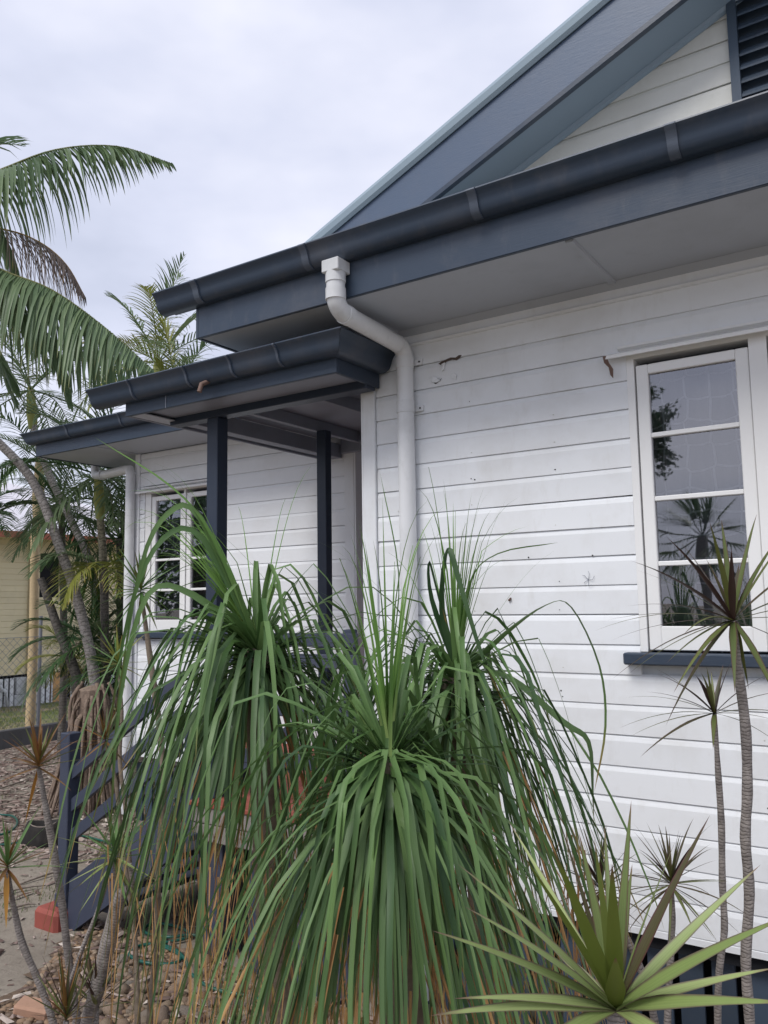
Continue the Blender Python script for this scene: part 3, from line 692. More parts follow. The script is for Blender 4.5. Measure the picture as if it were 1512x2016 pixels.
tube('bolt', [(-4.70, SY-.022, GZ+.16), (-4.70, SY-.034, GZ+.16)], .011, 'step_paint', st, 8)

# ================================================================== leaf and plant builders
def leaf_g(base, d, length, width, G, prof, n=10, fold=.25, twist=0.0, kink=None, side=None, gpow=1.0, bend=None, wob=0.0):
    """a ribbon leaf that starts along d and bends under its own weight"""
    P = [Vector(base)]; d = d.normalized(); ds = length/n
    s = side or d.cross(Vector((0, 0, 1)))
    if s.length < .05: s = Vector((R()-.5, R()-.5, 0))
    s = (s - d*s.dot(d)).normalized(); D = [d.copy()]; S = [s.copy()]
    for i in range(n):
        t = (i+1)/n; g = G*ds*(t**gpow)*2
        if bend: g += bend[2]/n*math.exp(-((t-bend[0])/bend[1])**2)/(bend[1]*1.77)
        if kink and abs(t-kink[0]) < .5/n: g += kink[1]
        d = (d + Vector((0, 0, -1))*g*(1-max(0, -d.z)**4*.9)).normalized()
        if wob: d = (d + s*U(-wob, wob) + Vector((U(-wob, wob), U(-wob, wob), 0))*.5).normalized()
        P.append(P[-1]+d*ds); s = (s - d*s.dot(d)).normalized()
        if twist: s = (Matrix.Rotation(twist/n, 3, d) @ s).normalized()
        D.append(d.copy()); S.append(s.copy())
    V = []; uv = []; Fc = []
    for i, p in enumerate(P):
        t = i/n; w = width*.5*prof(t); nn = S[i].cross(D[i])
        V += [p - S[i]*w + nn*w*fold, p, p + S[i]*w + nn*w*fold]; uv += [(0, t), (.5, t), (1, t)]
    for i in range(n):
        a = 3*i; Fc += [(a, a+1, a+4, a+3), (a+1, a+2, a+5, a+4)]
    return V, Fc, uv
pony_prof = lambda t: (min(1.0, .78+t*2) * (1-t)**.62 * (1.0-.12*t) + .02) if t < 1 else .0
drac_prof = lambda t: max(.0, (.55 + 1.5*t if t < .3 else 1.0) * (1-max(0, t-.3)/.7)**.85)
def rot_to(axis):
    return Vector((0, 0, 1)).rotation_difference(Vector(axis).normalized()).to_matrix()

def pony(centre, ground_z, axis, nleaf, length, width, label, sheaf=30, sheaf_len=.55, seed=1, dead=40, lean=(0, 0), spread=1.0, open_side=None):
    random.seed(seed); c = Vector(centre)
    base = Vector((c.x+lean[0], c.y+lean[1], ground_z))
    root = thing('ponytail_palm', base, label, 'ponytail palm', 'ponytail palms in front of the porch')
    mid = base.lerp(c, .5) + Vector((U(-.05, .05), U(-.05, .05), 0))
    tube('trunk', spline([base-Vector((0, 0, .1)), base+Vector((0, 0, .12)), mid, c-Vector((0, 0, .10)), c-Vector((0, 0, .0))], 4), [.13, .12, .11, .10, .09, .075, .065, .06, .055, .05, .047, .045, .043, .042, .042, .04, .035], 'bark_brown', root, 10)
    ga = 2.39996; Rm = rot_to(axis)
    for i in range(nleaf):
        t = i/nleaf                        # 0 old .. 1 young
        az = i*ga + U(-.5, .5)
        el = math.radians((-38 + 98*(t/.88)**1.05 if t < .88 else 48+22*(t-.88)/.12) + U(-13, 13))
        sht = 1.0
        if open_side and t > .3 and Vector((math.cos(az), math.sin(az), 0)).dot(open_side) > .35: el = math.radians(U(-62, 14)); sht = .62+.38*R()
        d = Vector((math.cos(az)*math.cos(el), math.sin(az)*math.cos(el), math.sin(el)))
        if t > .7: d = (Rm @ d).lerp(d, .5)
        ln = sht*length*U(.55, 1.12)*(1.0 if t < .85 else 1.0-1.9*(t-.85))
        G = U(1.0, 3.2)/length; bend = (U(.16, .46)*spread, U(.04, .12), U(1.0, 2.4)*(.7+.9*t))
        kink = (U(.3, .7), U(.3, 1.0)) if R() < .2 else None
        off = Vector((0, 0, -.07+.10*t)) + Vector((d.x, d.y, 0))*.03
        V, Fc, uv = leaf_g(c+off, d, ln, width*U(.75, 1.1), G, pony_prof, 13, fold=U(.12, .5), twist=U(-2.6, 2.6)*R(), kink=kink, gpow=.8, bend=bend, wob=.07)
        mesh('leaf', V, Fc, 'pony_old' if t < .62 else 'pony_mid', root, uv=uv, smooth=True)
    for i in range(sheaf):
        az = i*ga; t = i/sheaf; el = math.radians(U(80, 90)-9*(1-t)**2)
        d = Rm @ Vector((math.cos(az)*math.cos(el), math.sin(az)*math.cos(el), math.sin(el)))
        ln = sheaf_len*U(.75, 1.35)
        V, Fc, uv = leaf_g(c+Vector((0, 0, .03))+d*.02, d, ln, width*U(.38, .72), U(1.0, 5.5), lambda s: min(1, .8+s)*(1-s)**.8, 12, fold=U(.3, .6), twist=U(-.8, .8), kink=(U(.5, .75), U(.1, .8)) if R() < .4 else None, gpow=3.2)
        mesh('young_leaf', V, Fc, 'pony_young', root, uv=uv, smooth=True)
    # long hair-thin leaf ends
    for i in range(6):
        az = R()*6.28; el = math.radians(U(45, 80)); d = Rm @ Vector((math.cos(az)*math.cos(el), math.sin(az)*math.cos(el), math.sin(el)))
        V, Fc, uv = leaf_g(c+d*.1, d, sheaf_len*U(.9, 1.3), .006, U(.8, 2.2), lambda s: 1-s*.8, 10, gpow=2)
        mesh('young_leaf', V, Fc, 'pony_young', root, uv=uv, smooth=True)
    # dead leaves hanging round the trunk
    for i in range(dead):
        az = R()*6.28; r_ = U(.04, .30); st_ = c + Vector((math.cos(az)*r_*.8, math.sin(az)*r_*.8, -.15-U(0, .35)))
        d = Vector((math.cos(az)*.5, math.sin(az)*.5, -U(.5, 1.4)))
        V, Fc, uv = leaf_g(st_, d, length*U(.6, 1.1), width*U(.25, .55), 3, lambda s: (1-s)**.5, 9, fold=.5, twist=U(-6, 6))
        mesh('dead_leaf', V, Fc, 'pony_dead', root, uv=uv, smooth=True)
    # dense inner hanging foliage and withered thin ends
    mb = MB()
    for i in range(int(nleaf*.3)):
        az = R()*6.28; el = math.radians(U(-35, 20)); d = Vector((math.cos(az)*math.cos(el), math.sin(az)*math.cos(el), math.sin(el)))
        V, Fc, uv = leaf_g(c+Vector((0, 0, -.06)), d, length*U(.7, 1.25), width*U(.35, .8), U(4, 8), pony_prof, 9, twist=U(-2, 2)); mb.add(V, Fc, uv)
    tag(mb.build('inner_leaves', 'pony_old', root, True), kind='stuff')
    mb = MB()
    for i in range(130):
        az = R()*6.28; r_ = U(.1, .45)*spread; st_ = c + Vector((math.cos(az)*r_, math.sin(az)*r_, -length*U(.45, .75)))
        V, Fc, uv = leaf_g(st_, Vector((U(-.25, .25), U(-.25, .25), -1)), length*U(.3, .6), .005, 1, lambda s: 1-s*.6, 6, twist=U(-4, 4)); mb.add(V, Fc, uv)
    tag(mb.build('withered_tips', 'pony_dead', root, True), kind='stuff')
    return root
C1 = at(508, 1282, 2.65); C2 = at(765, 1498, 1.80); C3 = at(898, 1340, 2.60)
pony(C1, GZ, (-.66, -.12, 1), 195, 1.08, .021, 'left ponytail palm whose pale young shoot leans left across the porch post', 34, .62, 11, 26, (.05, .1), 1.1)
pony(C3, GZ, (.12, 0, 1), 180, .98, .0195, 'rear ponytail palm against the white wall right of the downpipe', 28, .46, 23, 40, (0, .1), .98)
pony(C2, GZ, (-.02, .02, 1), 225, .92, .0185, 'front ponytail palm with the largest, nearest rosette, centre of the photo', 20, .42, 35, 50, (0, .05), 1.05, Vector((.55, -.83, 0)))
# single far-reaching leaves seen against the wall
pr = [o for o in bpy.data.objects if o.name.startswith('ponytail_palm')]
def px_leaf(root, pts, width, mat, name='leaf'):
    P = spline([at(*p) for p in pts], 4); n = len(P)-1; T, S = frames(P, rt.copy()); V = []; uv = []; Fc = []
    for i, p in enumerate(P):
        t = i/n; w = width*.5*min(1, .7+t*2)*(1-t)**.6; nn = S[i].cross(T[i]); tw = Matrix.Rotation(1.1*math.sin(t*3.0), 3, T[i]); s = tw @ S[i]
        V += [p-s*w+nn*w*.3, p, p+s*w+nn*w*.3]; uv += [(0, t), (.5, t), (1, t)]
    for i in range(n): a = 3*i; Fc += [(a, a+1, a+4, a+3), (a+1, a+2, a+5, a+4)]
    mesh(name, V, Fc, mat, root, uv=uv, smooth=True)
rear = pr[1]; left = pr[0]; front = pr[2]
px_leaf(rear, [(905, 1335, 2.6), (990, 1250, 2.55), (1075, 1190, 2.5), (1125, 1195, 2.5), (1180, 1310, 2.5), (1192, 1430, 2.5), (1170, 1560, 2.5)], .028, 'pony_old')
px_leaf(rear, [(905, 1330, 2.6), (870, 1200, 2.6), (882, 1078, 2.6), (910, 1160, 2.55), (950, 1290, 2.5), (1010, 1420, 2.45)], .028, 'pony_old')
px_leaf(rear, [(910, 1320, 2.6), (1000, 1330, 2.5), (1110, 1420, 2.45), (1160, 1460, 2.45), (1168, 1560, 2.45), (1170, 1640, 2.45)], .026, 'pony_old')
px_leaf(rear, [(900, 1320, 2.6), (850, 1180, 2.6), (845, 1105, 2.6), (865, 1180, 2.6), (880, 1230, 2.6)], .024, 'pony_old')
px_leaf(rear, [(905, 1320, 2.6), (925, 1150, 2.6), (980, 1090, 2.6), (1100, 1068, 2.6)], .016, 'pony_young', 'young_leaf')
px_leaf(front, [(768, 1490, 1.75), (772, 1300, 1.75), (785, 1130, 1.8), (748, 930, 1.85)], .010, 'pony_young', 'young_leaf')
px_leaf(left, [(505, 1260, 2.65), (420, 1060, 2.6), (340, 960, 2.6), (185, 860, 2.6)], .016, 'pony_young', 'young_leaf')
px_leaf(left, [(505, 1260, 2.65), (395, 1020, 2.6), (330, 1010, 2.55), (275, 1120, 2.5), (225, 1420, 2.5)], .026, 'pony_mid')
px_leaf(left, [(505, 1260, 2.65), (400, 1060, 2.6), (320, 1060, 2.55), (255, 1200, 2.5), (205, 1500, 2.5)], .026, 'pony_mid')
px_leaf(left, [(505, 1270, 2.65), (380, 1170, 2.6), (290, 1170, 2.55), (235, 1380, 2.5), (215, 1680, 2.5)], .027, 'pony_mid')

# ---------------- dracaenas and cordylines on thin cane stems
def tip_leaf(head, tip, width, sag, mat, root, n=9, fold=.3, roll=0.0):
    H = Vector(head); T_ = Vector(tip); L_ = (T_-H).length; m = (H+T_)/2 + Vector((0, 0, sag*L_))
    P = [H*(1-t)**2 + m*2*t*(1-t) + T_*t*t for t in [i/n for i in range(n+1)]]
    d = (P[1]-P[0]).normalized(); s0 = d.cross(Vector((0, 0, 1)))
    if s0.length < .25: s0 = rt.copy()
    s0.normalize()
    if s0.cross(d).z < 0: s0 = -s0
    if roll: s0 = Matrix.Rotation(roll, 3, d) @ s0
    T, S = frames(P, s0.normalized()); V = []; uv = []; Fc = []
    for i, p in enumerate(P):
        t = i/n; w = width*.5*drac_prof(t); nn = S[i].cross(T[i])
        V += [p-S[i]*w+nn*w*fold, p, p+S[i]*w+nn*w*fold]; uv += [(0, t), (.5, t), (1, t)]
    for i in range(n): a = 3*i; Fc += [(a, a+1, a+4, a+3), (a+1, a+2, a+5, a+4)]
    mesh('leaf', V, Fc, mat, root, uv=uv, smooth=True)
def rosette(root, head, length, width, n, mats, lo=-60, hi=88, G=(.5, 1.6), axis=(0, 0, 1)):
    Rm = rot_to(axis)
    for i in range(n):
        t = i/n; az = i*2.39996+U(-.2, .2); el = math.radians(lo+(hi-lo)*t**.9+U(-6, 6))
        d = Rm @ Vector((math.cos(az)*math.cos(el), math.sin(az)*math.cos(el), math.sin(el)))
        V, Fc, uv = leaf_g(head+Vector((0, 0, .03*t)), d, length*U(.7, 1.1)*(1 if t < .8 else .75), width*U(.8, 1.15), U(*G), drac_prof, 8, fold=U(.2, .5), gpow=1.5)
        mesh('leaf', V, Fc, random.choice(mats), root, uv=uv, smooth=True)
def cane(label, head, stem, rad, seed, bark_='bark_drac', to_ground=True, cat='dracaena', name='dracaena', group='cane stemmed dracaenas'):
    random.seed(seed); P = [Vector(p) for p in stem]
    if to_ground and P[-1].z > GZ:
        q = P[-1]; d = (P[-1]-P[-2]).normalized(); d = (d+Vector((0, 0, -1.2))).normalized()
        k = (q.z-GZ+.04)/-d.z; P.append(q+d*k*.5+Vector((U(-.01, .01), 0, 0))); P.append(q+d*k)
    base = P[-1]
    root = thing(name, (base.x, base.y, GZ), label, cat, group)
    Q = spline([head]+P, 4)
    tube('stem', Q, [rad*(.62+.5*min(1, i/6))*(1+.06*math.sin(i*1.7)) for i in range(len(Q))], bark_, root, 9)
    return root
# tall one before the window
h = at(1443, 1222, 2.40)
r1 = cane('tall dracaena with a big spiky head in front of the large window', h, [at(1455, 1330, 2.4), at(1468, 1440, 2.4), at(1471, 1560, 2.4), at(1467, 1650, 2.4), at(1475, 1760, 2.4), at(1468, 1890, 2.4), at(1476, 2016, 2.4)], .0135, 41)
T1 = [(1490, 1012, 2.5, .022), (1397, 1027, 2.35, .02), (1420, 1022, 2.5, .024), (1312, 1057, 2.3, .022), (1242, 1104, 2.3, .026), (1252, 1122, 2.5, .012), (1235, 1193, 2.2, .014), (1190, 1222, 2.3, .013), (1168, 1243, 2.2, .012), (1200, 1262, 2.5, .012), (1205, 1337, 2.3, .015), (1230, 1333, 2.4, .013), (1325, 1366, 2.2, .022), (1310, 1430, 2.25, .02), (1310, 1308, 2.3, .016), (1447, 1367, 2.2, .024), (1474, 1357, 2.4, .022), (1560, 1440, 2.2, .03), (1640, 1080, 2.4, .024), (1670, 1150, 2.4, .018), (1690, 1190, 2.3, .016), (1650, 1240, 2.4, .014), (1640, 1330, 2.3, .016), (1333, 1060, 2.5, .02), (1440, 1080, 2.2, .022), (1455, 1110, 2.5, .022), (1540, 1050, 2.5, .024), (1530, 1380, 2.5, .02), (1390, 1100, 2.5, .018), (1600, 1000, 2.45, .018), (1345, 1250, 2.1, .016)]
for px, py, d, w in T1: tip_leaf(h, at(px, py, d), w, (.10 if py < 1240 else .13), random.choice(['drac_olive', 'drac_olive', 'drac_red']), r1)
h = at(1407, 1405, 2.72)
r2 = cane('slimmer dracaena with a drooping head just left of the tall one', h, [at(1413, 1510, 2.7), at(1420, 1620, 2.7), at(1422, 1740, 2.7), at(1426, 1830, 2.68), at(1416, 1910, 2.66), at(1413, 2016, 2.66)], .0100, 42)
T2 = [(1232, 1373, 2.6, .011), (1270, 1362, 2.7, .016), (1292, 1327, 2.6, .014), (1290, 1316, 2.8, .012), (1218, 1434, 2.6, .012), (1240, 1450, 2.7, .013), (1260, 1491, 2.6, .022), (1404, 1476, 2.6, .02), (1424, 1308, 2.8, .018), (1441, 1300, 2.7, .018), (1370, 1330, 2.6, .02), (1391, 1312, 2.7, .012), (1520, 1325, 2.6, .014), (1560, 1360, 2.7, .014), (1580, 1410, 2.6, .016), (1560, 1430, 2.7, .012), (1400, 1320, 2.8, .012), (1380, 1325, 2.5, .012), (1540, 1470, 2.8, .012)]
for px, py, d, w in T2: tip_leaf(h, at(px, py, d), w, .12, random.choice(['drac_olive', 'drac_red', 'drac_red']), r2)
# small pair low before the wall
h = at(1322, 1748, 2.65)
r4 = cane('small reddish dracaena low against the wall, right of the smaller one', h, [at(1324, 1800, 2.65), at(1320, 1880, 2.65), at(1314, 2016, 2.62)], .010, 44)
rosette(r4, h, .24, .012, 44, ['drac_red', 'drac_red', 'drac_olive'], -50, 86, (.8, 2.4))
h = at(1182, 1758, 2.75)
r5 = cane('smallest reddish dracaena beside the ponytail leaves at the wall', h, [at(1225, 1830, 2.72), at(1262, 1910, 2.7), at(1290, 2016, 2.68)], .011, 45)
rosette(r5, h, .22, .012, 34, ['drac_red', 'drac_red', 'drac_olive'], -40, 86, (.8, 2.4), (-.3, 0, 1))
# the near one
h = at(1212, 1985, 1.38)
r3 = cane('nearest pale green dracaena with broad stiff leaves at the bottom edge', h, [at(1215, 2060, 1.38), at(1222, 2180, 1.38)], .020, 43)
T3 = [(1243, 1575, 1.50, .022, 'b'), (1398, 1604, 1.52, .026, 'o'), (1330, 1655, 1.30, .027, 'p'), (1140, 1640, 1.50, .026, 'b'), (1170, 1650, 1.4, .016, 'p'), (1190, 1625, 1.55, .018, 'b'), (1085, 1665, 1.22, .030, 'b'), (1022, 1672, 1.30, .026, 'b'), (1000, 1615, 1.6, .014, 'p'), (900, 1700, 1.28, .025, 'p'), (913, 1784, 1.18, .026, 'p'), (850, 1832, 1.15, .025, 'p'), (893, 1966, 1.12, .020, 'p'), (846, 2000, 1.08, .024, 'p'), (1212, 1885, 1.25, .034, 'b'), (1498, 1702, 1.42, .020, 'p'), (1560, 1800, 1.15, .036, 'p'), (1530, 1905, 1.30, .020, 'p'), (1560, 1975, 1.12, .028, 'p'), (1000, 2100, 1.1, .022, 'p'), (1420, 2120, 1.1, .022, 'p'), (1245, 1700, 1.6, .02, 'b'), (1120, 1735, 1.6, .02, 'b'), (1350, 1900, 1.6, .016, 'o'), (1050, 1830, 1.5, .018, 'p'), (1205, 1700, 1.2, .03, 'b'), (1100, 1610, 1.55, .012, 'o')]
for px, py, d, w, k in T3: tip_leaf(h, at(px, py, d), w*(1.12 if k == 'p' else 1.0), .035, {'b': 'drac_fresh', 'o': 'drac_red', 'p': 'drac_pale'}[k], r3, 11, .16, 0 if k != 'p' else (-.6 if px < 1212 else .6))
# left hand group in the gravel
G1 = 'slender cane plants in the left corner of the garden bed'
h = at(76, 1512, 3.3)
r = cane('orange-brown spiky head on a thin grey cane before the black stump', h, [at(92, 1600, 3.3), at(106, 1680, 3.3), at(122, 1780, 3.3), at(134, 1880, 3.3), at(152, 2016, 3.3)], .0135, 51, group=G1, cat='dracaena')
rosette(r, h, .22, .017, 30, ['drac_brown', 'drac_brown', 'drac_olive'], -10, 85, (.3, 1.0))
tip_leaf(h, at(48, 1625, 3.3), .02, -.05, 'drac_dead', r)
h = at(14, 1712, 3.2)
r = cane('leftmost small cane plant cut by the left edge with one dead yellow leaf', h, [at(30, 1800, 3.2), at(45, 1860, 3.2), at(75, 1930, 3.2), at(105, 2016, 3.2)], .012, 52, group=G1)
rosette(r, h, .24, .015, 26, ['drac_brown', 'drac_olive', 'drac_green'], -20, 85, (.3, 1.2))
tip_leaf(h, at(12, 1830, 3.15), .024, -.02, 'drac_dead', r)
h = at(226, 1695, 3.0)
r = cane('thick pale ringed trunk forking under a fresh green spiky head', at(252, 1752, 3.0), [at(236, 1765, 3.0), at(215, 1850, 3.0), at(190, 1950, 3.0), at(174, 2016, 3.0)], .025, 53, group=G1)
tube('branch', spline([at(238, 1762, 3.0), at(233, 1740, 3.0), at(229, 1722, 3.0), h], 3), .010, 'bark_drac', r)
tube('branch', spline([at(226, 1724, 3.0), at(212, 1735, 3.0), at(190, 1800, 3.0), at(165, 1860, 3.0), at(120, 1985, 3.0)], 4), .008, 'bark_drac', r)
tube('branch', spline([at(252, 1752, 3.0), at(262, 1740, 3.0), at(256, 1700, 3.0)], 3), .007, 'bark_drac', r)
rosette(r, h, .26, .015, 34, ['drac_green', 'drac_green', 'drac_pale'], -50, 80, (.2, 1.0))
h = at(278, 1168, 3.35)
r = cane('tallest thin cane with a green head before the wing window', h, [at(292, 1270, 3.35), at(303, 1350, 3.3), at(316, 1450, 3.3), at(322, 1560, 3.25), at(312, 1700, 3.2), at(308, 1850, 3.15), at(294, 2016, 3.1)], .0115, 54, group=G1, bark_='bark_brown')
rosette(r, h, .22, .016, 34, ['drac_green', 'drac_green', 'drac_olive'], -50, 85, (.3, 1.4))
h = at(207, 1462, 3.5)
r = cane('thin cane with a reddish brown head above the newel post', h, [at(228, 1540, 3.45), at(238, 1640, 3.4), at(250, 1730, 3.35), at(266, 1850, 3.3), at(272, 2016, 3.2)], .0085, 55, group=G1, bark_='bark_brown')
rosette(r, h, .20, .013, 26, ['drac_brown', 'drac_red', 'drac_olive'], -30, 80, (.3, 1.4))
h = at(232, 1312, 3.9)
r = cane('thin cane with a bright green tuft left of the stair rail', h, [at(240, 1400, 3.85), at(236, 1500, 3.8), at(250, 1620, 3.75), at(262, 1800, 3.7)], .0085, 56, group=G1, bark_='bark_brown')
rosette(r, h, .24, .014, 32, ['drac_green', 'drac_green', 'palm_yellow'], -40, 80, (.3, 1.4))
for k, (px, py, d, lb) in enumerate([(130, 2010, 2.9, 'low olive tuft of upright leaves at the bottom left edge'), (190, 1985, 3.0, 'low dark reddish tuft behind the pale ringed trunk')]):
    h = at(px, py, d); random.seed(60+k); r = thing('dracaena', (h.x, h.y, GZ), lb, 'dracaena', G1)
    tube('stem', [h, h+Vector((0, 0, GZ-h.z))], .01, 'bark_drac', r)
    rosette(r, h, .24, .014, 24, ['drac_brown', 'drac_olive', 'drac_red'] if k == 0 else ['drac_red', 'drac_olive'], 20, 86, (.2, .8))
random.seed(99)

# ================================================================== palms
def frond_curve(base, d, length, G, n=14, gpow=1.0):
    P = [Vector(base)]; d = d.normalized(); ds = length/n
    for i in range(n):
        d = (d+Vector((0, 0, -1))*G*ds*(((i+1)/n)**gpow)).normalized(); P.append(P[-1]+d*ds)
    return P
def frond(P, root, mat, leaflet, width, nl, droop=.8, separate=False, start=.12, rad=.012, rmat=None, name='frond', ang=(60, 25), vee=.15, tail=.35, jit=.12):
    n = len(P)-1; T, S = frames(P, T0 if (T0 := None) else None) if False else frames(P)
    mb = MB(); V, Fc, uv = tubeg(P, [rad*(1-.85*i/n) for i in range(n+1)], 5); mb.add(V, Fc, uv)
    if separate: ro = mb.build(name, rmat or mat, root, True)
    pos = lambda t: (P[min(int(t*n), n-1)].lerp(P[min(int(t*n), n-1)+1], t*n-int(min(t*n, n-1e-6))), T[min(int(t*n), n)], S[min(int(t*n), n)])
    for k in range(nl):
        for sgn in (-1, 1):
            t = start+(1-start)*(k+.5*(sgn > 0)+U(-.2, .2)*.5)/nl
            t = min(max(t, 0), .999); p, tt, ss = pos(t)
            upv = ss.cross(tt)
            if upv.z < 0: upv = -upv
            a = math.radians(ang[0]+(ang[1]-ang[0])*t+U(-11, 11))
            d = tt*math.cos(a)+ss*sgn*math.sin(a)+upv*vee
            ll = leaflet*min(1, .55+t*2.2)*min(1, (1-t)/tail*.88+.10)*U(1-jit, 1+jit)
            V, Fc, uv = leaf_g(p, d, ll, width*U(.8, 1.15), droop/leaflet*U(.7, 1.4)*(1-.6*max(0, t-.7)/.3), lambda s: min(1, .6+3*s)*(1-s)**.55, 5, fold=.35, twist=U(-.6, .6))
            if separate: mesh('leaflet', V, Fc, mat, ro, uv=uv, smooth=True)
            else: mb.add(V, Fc, uv)
    if not separate: ro = mb.build(name, mat, root, True)
    return ro
def palm(label, crown, stem, rad, nf, flen, leaflet, lw, mats, seed, shaft=None, elev=(-20, 80), G=1.0, bark_='bark_palm', group='feather palms left of the house', nl=26, droop=.6, skip=None, name='palm_tree', slen=.5):
    random.seed(seed); c = Vector(crown); P = [Vector(p) for p in stem]
    q = P[-1]
    if q.z > GZ+.02: P.append(Vector((q.x+(q.x-P[-2].x if len(P) > 1 else 0)*.15, q.y, GZ-.03)))
    root = thing(name, (P[-1].x, P[-1].y, GZ), label, 'palm tree', group)
    Q = spline([c]+P, 5)
    tube('trunk', Q, [rad*(.85+.35*i/len(Q)) for i in range(len(Q))], bark_, root, 10)
    if shaft:
        d = (c-P[0]).normalized(); rs = rad; tube('crownshaft', [c-d*slen, c-d*slen*.6, c-d*.05, c+d*.05], [rad*1.05, rad*1.45, rad*1.0, rad*.6], shaft, root, 10)
    for i in range(nf):
        az = i*2.39996+U(-.3, .3)
        if skip and skip(az % 6.2832): continue
        el = math.radians(elev[0]+(elev[1]-elev[0])*(i+.5)/nf+U(-6, 6))
        d = Vector((math.cos(az)*math.cos(el), math.sin(az)*math.cos(el), math.sin(el)))
        frond(frond_curve(c, d, flen*U(.8, 1.1), G*U(.8, 1.3)/flen*1.6), root, random.choice(mats), leaflet, lw, nl, droop)
    return root
GP_ = 'feather palms left of the house'
# the near palm whose crown is out of frame on the left: its long fronds reach in
random.seed(5)
bx = at(-230, 470, 8.2)
near = thing('palm_tree', (bx.x-.3, bx.y, GZ), 'tall palm at the left edge with huge green fronds and a dead brown one', 'palm tree', GP_)
tube('trunk', spline([bx, at(-60, 800, 8.6), at(60, 940, 8.7), at(118, 1080, 8.7), at(155, 1190, 8.7), at(182, 1310, 8.7), at(196, 1440, 8.7), at(200, 1500, 8.7)], 5), [.040+.0007*i for i in range(36)], 'bark_palm', near, 12)
A = lambda pts, n=5: spline([at(*p) for p in pts], n)
frond(A([(-230, 470, 8.2), (-100, 375, 8.2), (0, 335, 8.2), (110, 295, 8.2), (230, 288, 8.2), (338, 322, 8.2)]), near, 'palm_green', .84, .045, 84, 3.6, True, .30, .02, 'palm_green', ang=(82, 30), vee=-.55, tail=.5, jit=.2)
frond(A([(-230, 480, 8.0), (-100, 470, 8.0), (0, 530, 8.0), (100, 570, 8.0), (200, 640, 8.0), (300, 728, 8.0)]), near, 'palm_green', 1.0, .046, 84, 3.4, True, .30, .022, 'palm_green', ang=(84, 60), vee=-.45, tail=.28, jit=.22)
frond(A([(-230, 480, 8.4), (-120, 440, 8.4), (0, 450, 8.4), (75, 475, 8.4), (130, 520, 8.4), (168, 585, 8.4)]), near, 'palm_dead', .75, .013, 90, 3.0, False, .25, .015, name='dead_frond', ang=(60, 40), vee=-.3, tail=.4, jit=.35)
frond(A([(-230, 490, 8.3), (-140, 480, 8.3), (-20, 560, 8.3), (60, 620, 8.3), (110, 690, 8.3), (140, 800, 8.3)]), near, 'palm_green', .75, .045, 50, 1.6, False, .25, .018, ang=(70, 30), vee=-.1)
frond(A([(-230, 490, 8.6), (-160, 520, 8.6), (-80, 600, 8.6), (-10, 700, 8.6), (30, 800, 8.6)]), near, 'palm_green', .7, .045, 44, 1.2, False, .25, .018, ang=(65, 30))
frond(A([(-230, 470, 8.3), (-160, 400, 8.3), (-60, 400, 8.3), (10, 470, 8.3), (40, 560, 8.3)]), near, 'palm_green', .7, .045, 44, 1.8, False, .25, .018, ang=(65, 30), vee=-.2)
for k in range(7):
    az = k*2.4+1; d = Vector((math.cos(az)*.8-.5, math.sin(az)*.8-.3, .7)); frond(frond_curve(bx, d, 2.6, .7), near, 'palm_green', .7, .045, 34, 1.0)
# crowns behind
palm('palm with a yellow-green crownshaft above the lowest gutter', at(60, 768, 10.5), [at(64, 830, 10.5), at(95, 930, 10.4), at(145, 1035, 10.3), at(178, 1115, 10.2), at(205, 1300, 10.2), at(215, 1430, 10.2)], .048, 13, 1.5, .42, .026, ['palm_far', 'palm_far', 'palm_green'], 71, 'shaft_green', (-45, 75), 1.6, 'bark_palm')
palm('palm crown rising above the gutters with upright pale fronds', at(312, 712, 13), [at(316, 800, 13), at(318, 1000, 13), at(320, 1300, 13)], .08, 15, 1.9, .50, .03, ['palm_far', 'palm_far', 'palm_yellow'], 72, 'shaft_green', (-35, 88), 1.5)
palm('short palm crown with cream fronds just over the porch gutter', at(345, 775, 12.2), [at(345, 860, 12.2), at(340, 1200, 12.2)], .07, 11, 1.2, .40, .028, ['palm_far', 'palm_yellow'], 73, None, (-10, 80), 1.4)
palm('palm with a green and yellow crownshaft beside the small downpipe', at(193, 935, 9.3), [at(197, 1010, 9.3), at(204, 1120, 9.3), at(206, 1250, 9.3), at(208, 1440, 9.3)], .045, 15, 1.5, .46, .028, ['palm_dark', 'palm_green', 'palm_dark'], 74, 'shaft_green', (-55, 80), 1.7, 'bark_ring')
palm('far palm with a peach coloured crownshaft in front of the pale roof', at(78, 905, 12.5), [at(75, 1000, 12.5), at(69, 1060, 12.5), at(66, 1250, 12.5)], .062, 11, 1.4, .42, .027, ['palm_far', 'palm_dark', 'palm_green'], 75, 'shaft_peach', (-30, 60), 1.7, 'shaft_peach', slen=1.0)
palm('dark bushy palm between the trunks and the wing corner', at(238, 1060, 10.5), [at(240, 1150, 10.5), at(240, 1380, 10.5)], .07, 20, 1.25, .42, .030, ['palm_dark', 'palm_dark', 'palm_green'], 76, None, (-50, 85), 1.5, 'bark_palm_dark')
palm('dark palm crown behind the leaning trunks', at(118, 1000, 11.0), [at(122, 1050, 11.0), at(126, 1300, 11.0)], .045, 15, 1.1, .40, .028, ['palm_dark', 'palm_dark', 'palm_green'], 77, None, (-50, 80), 1.6, 'bark_palm_dark')
palm('young palm with yellowing arched fronds low between the trunks', at(206, 1118, 9.0), [at(206, 1180, 9.0), at(207, 1430, 9.0)], .045, 9, 1.0, .36, .024, ['palm_yellow', 'palm_green'], 78, None, (-15, 40), 2.4, 'bark_palm_dark')
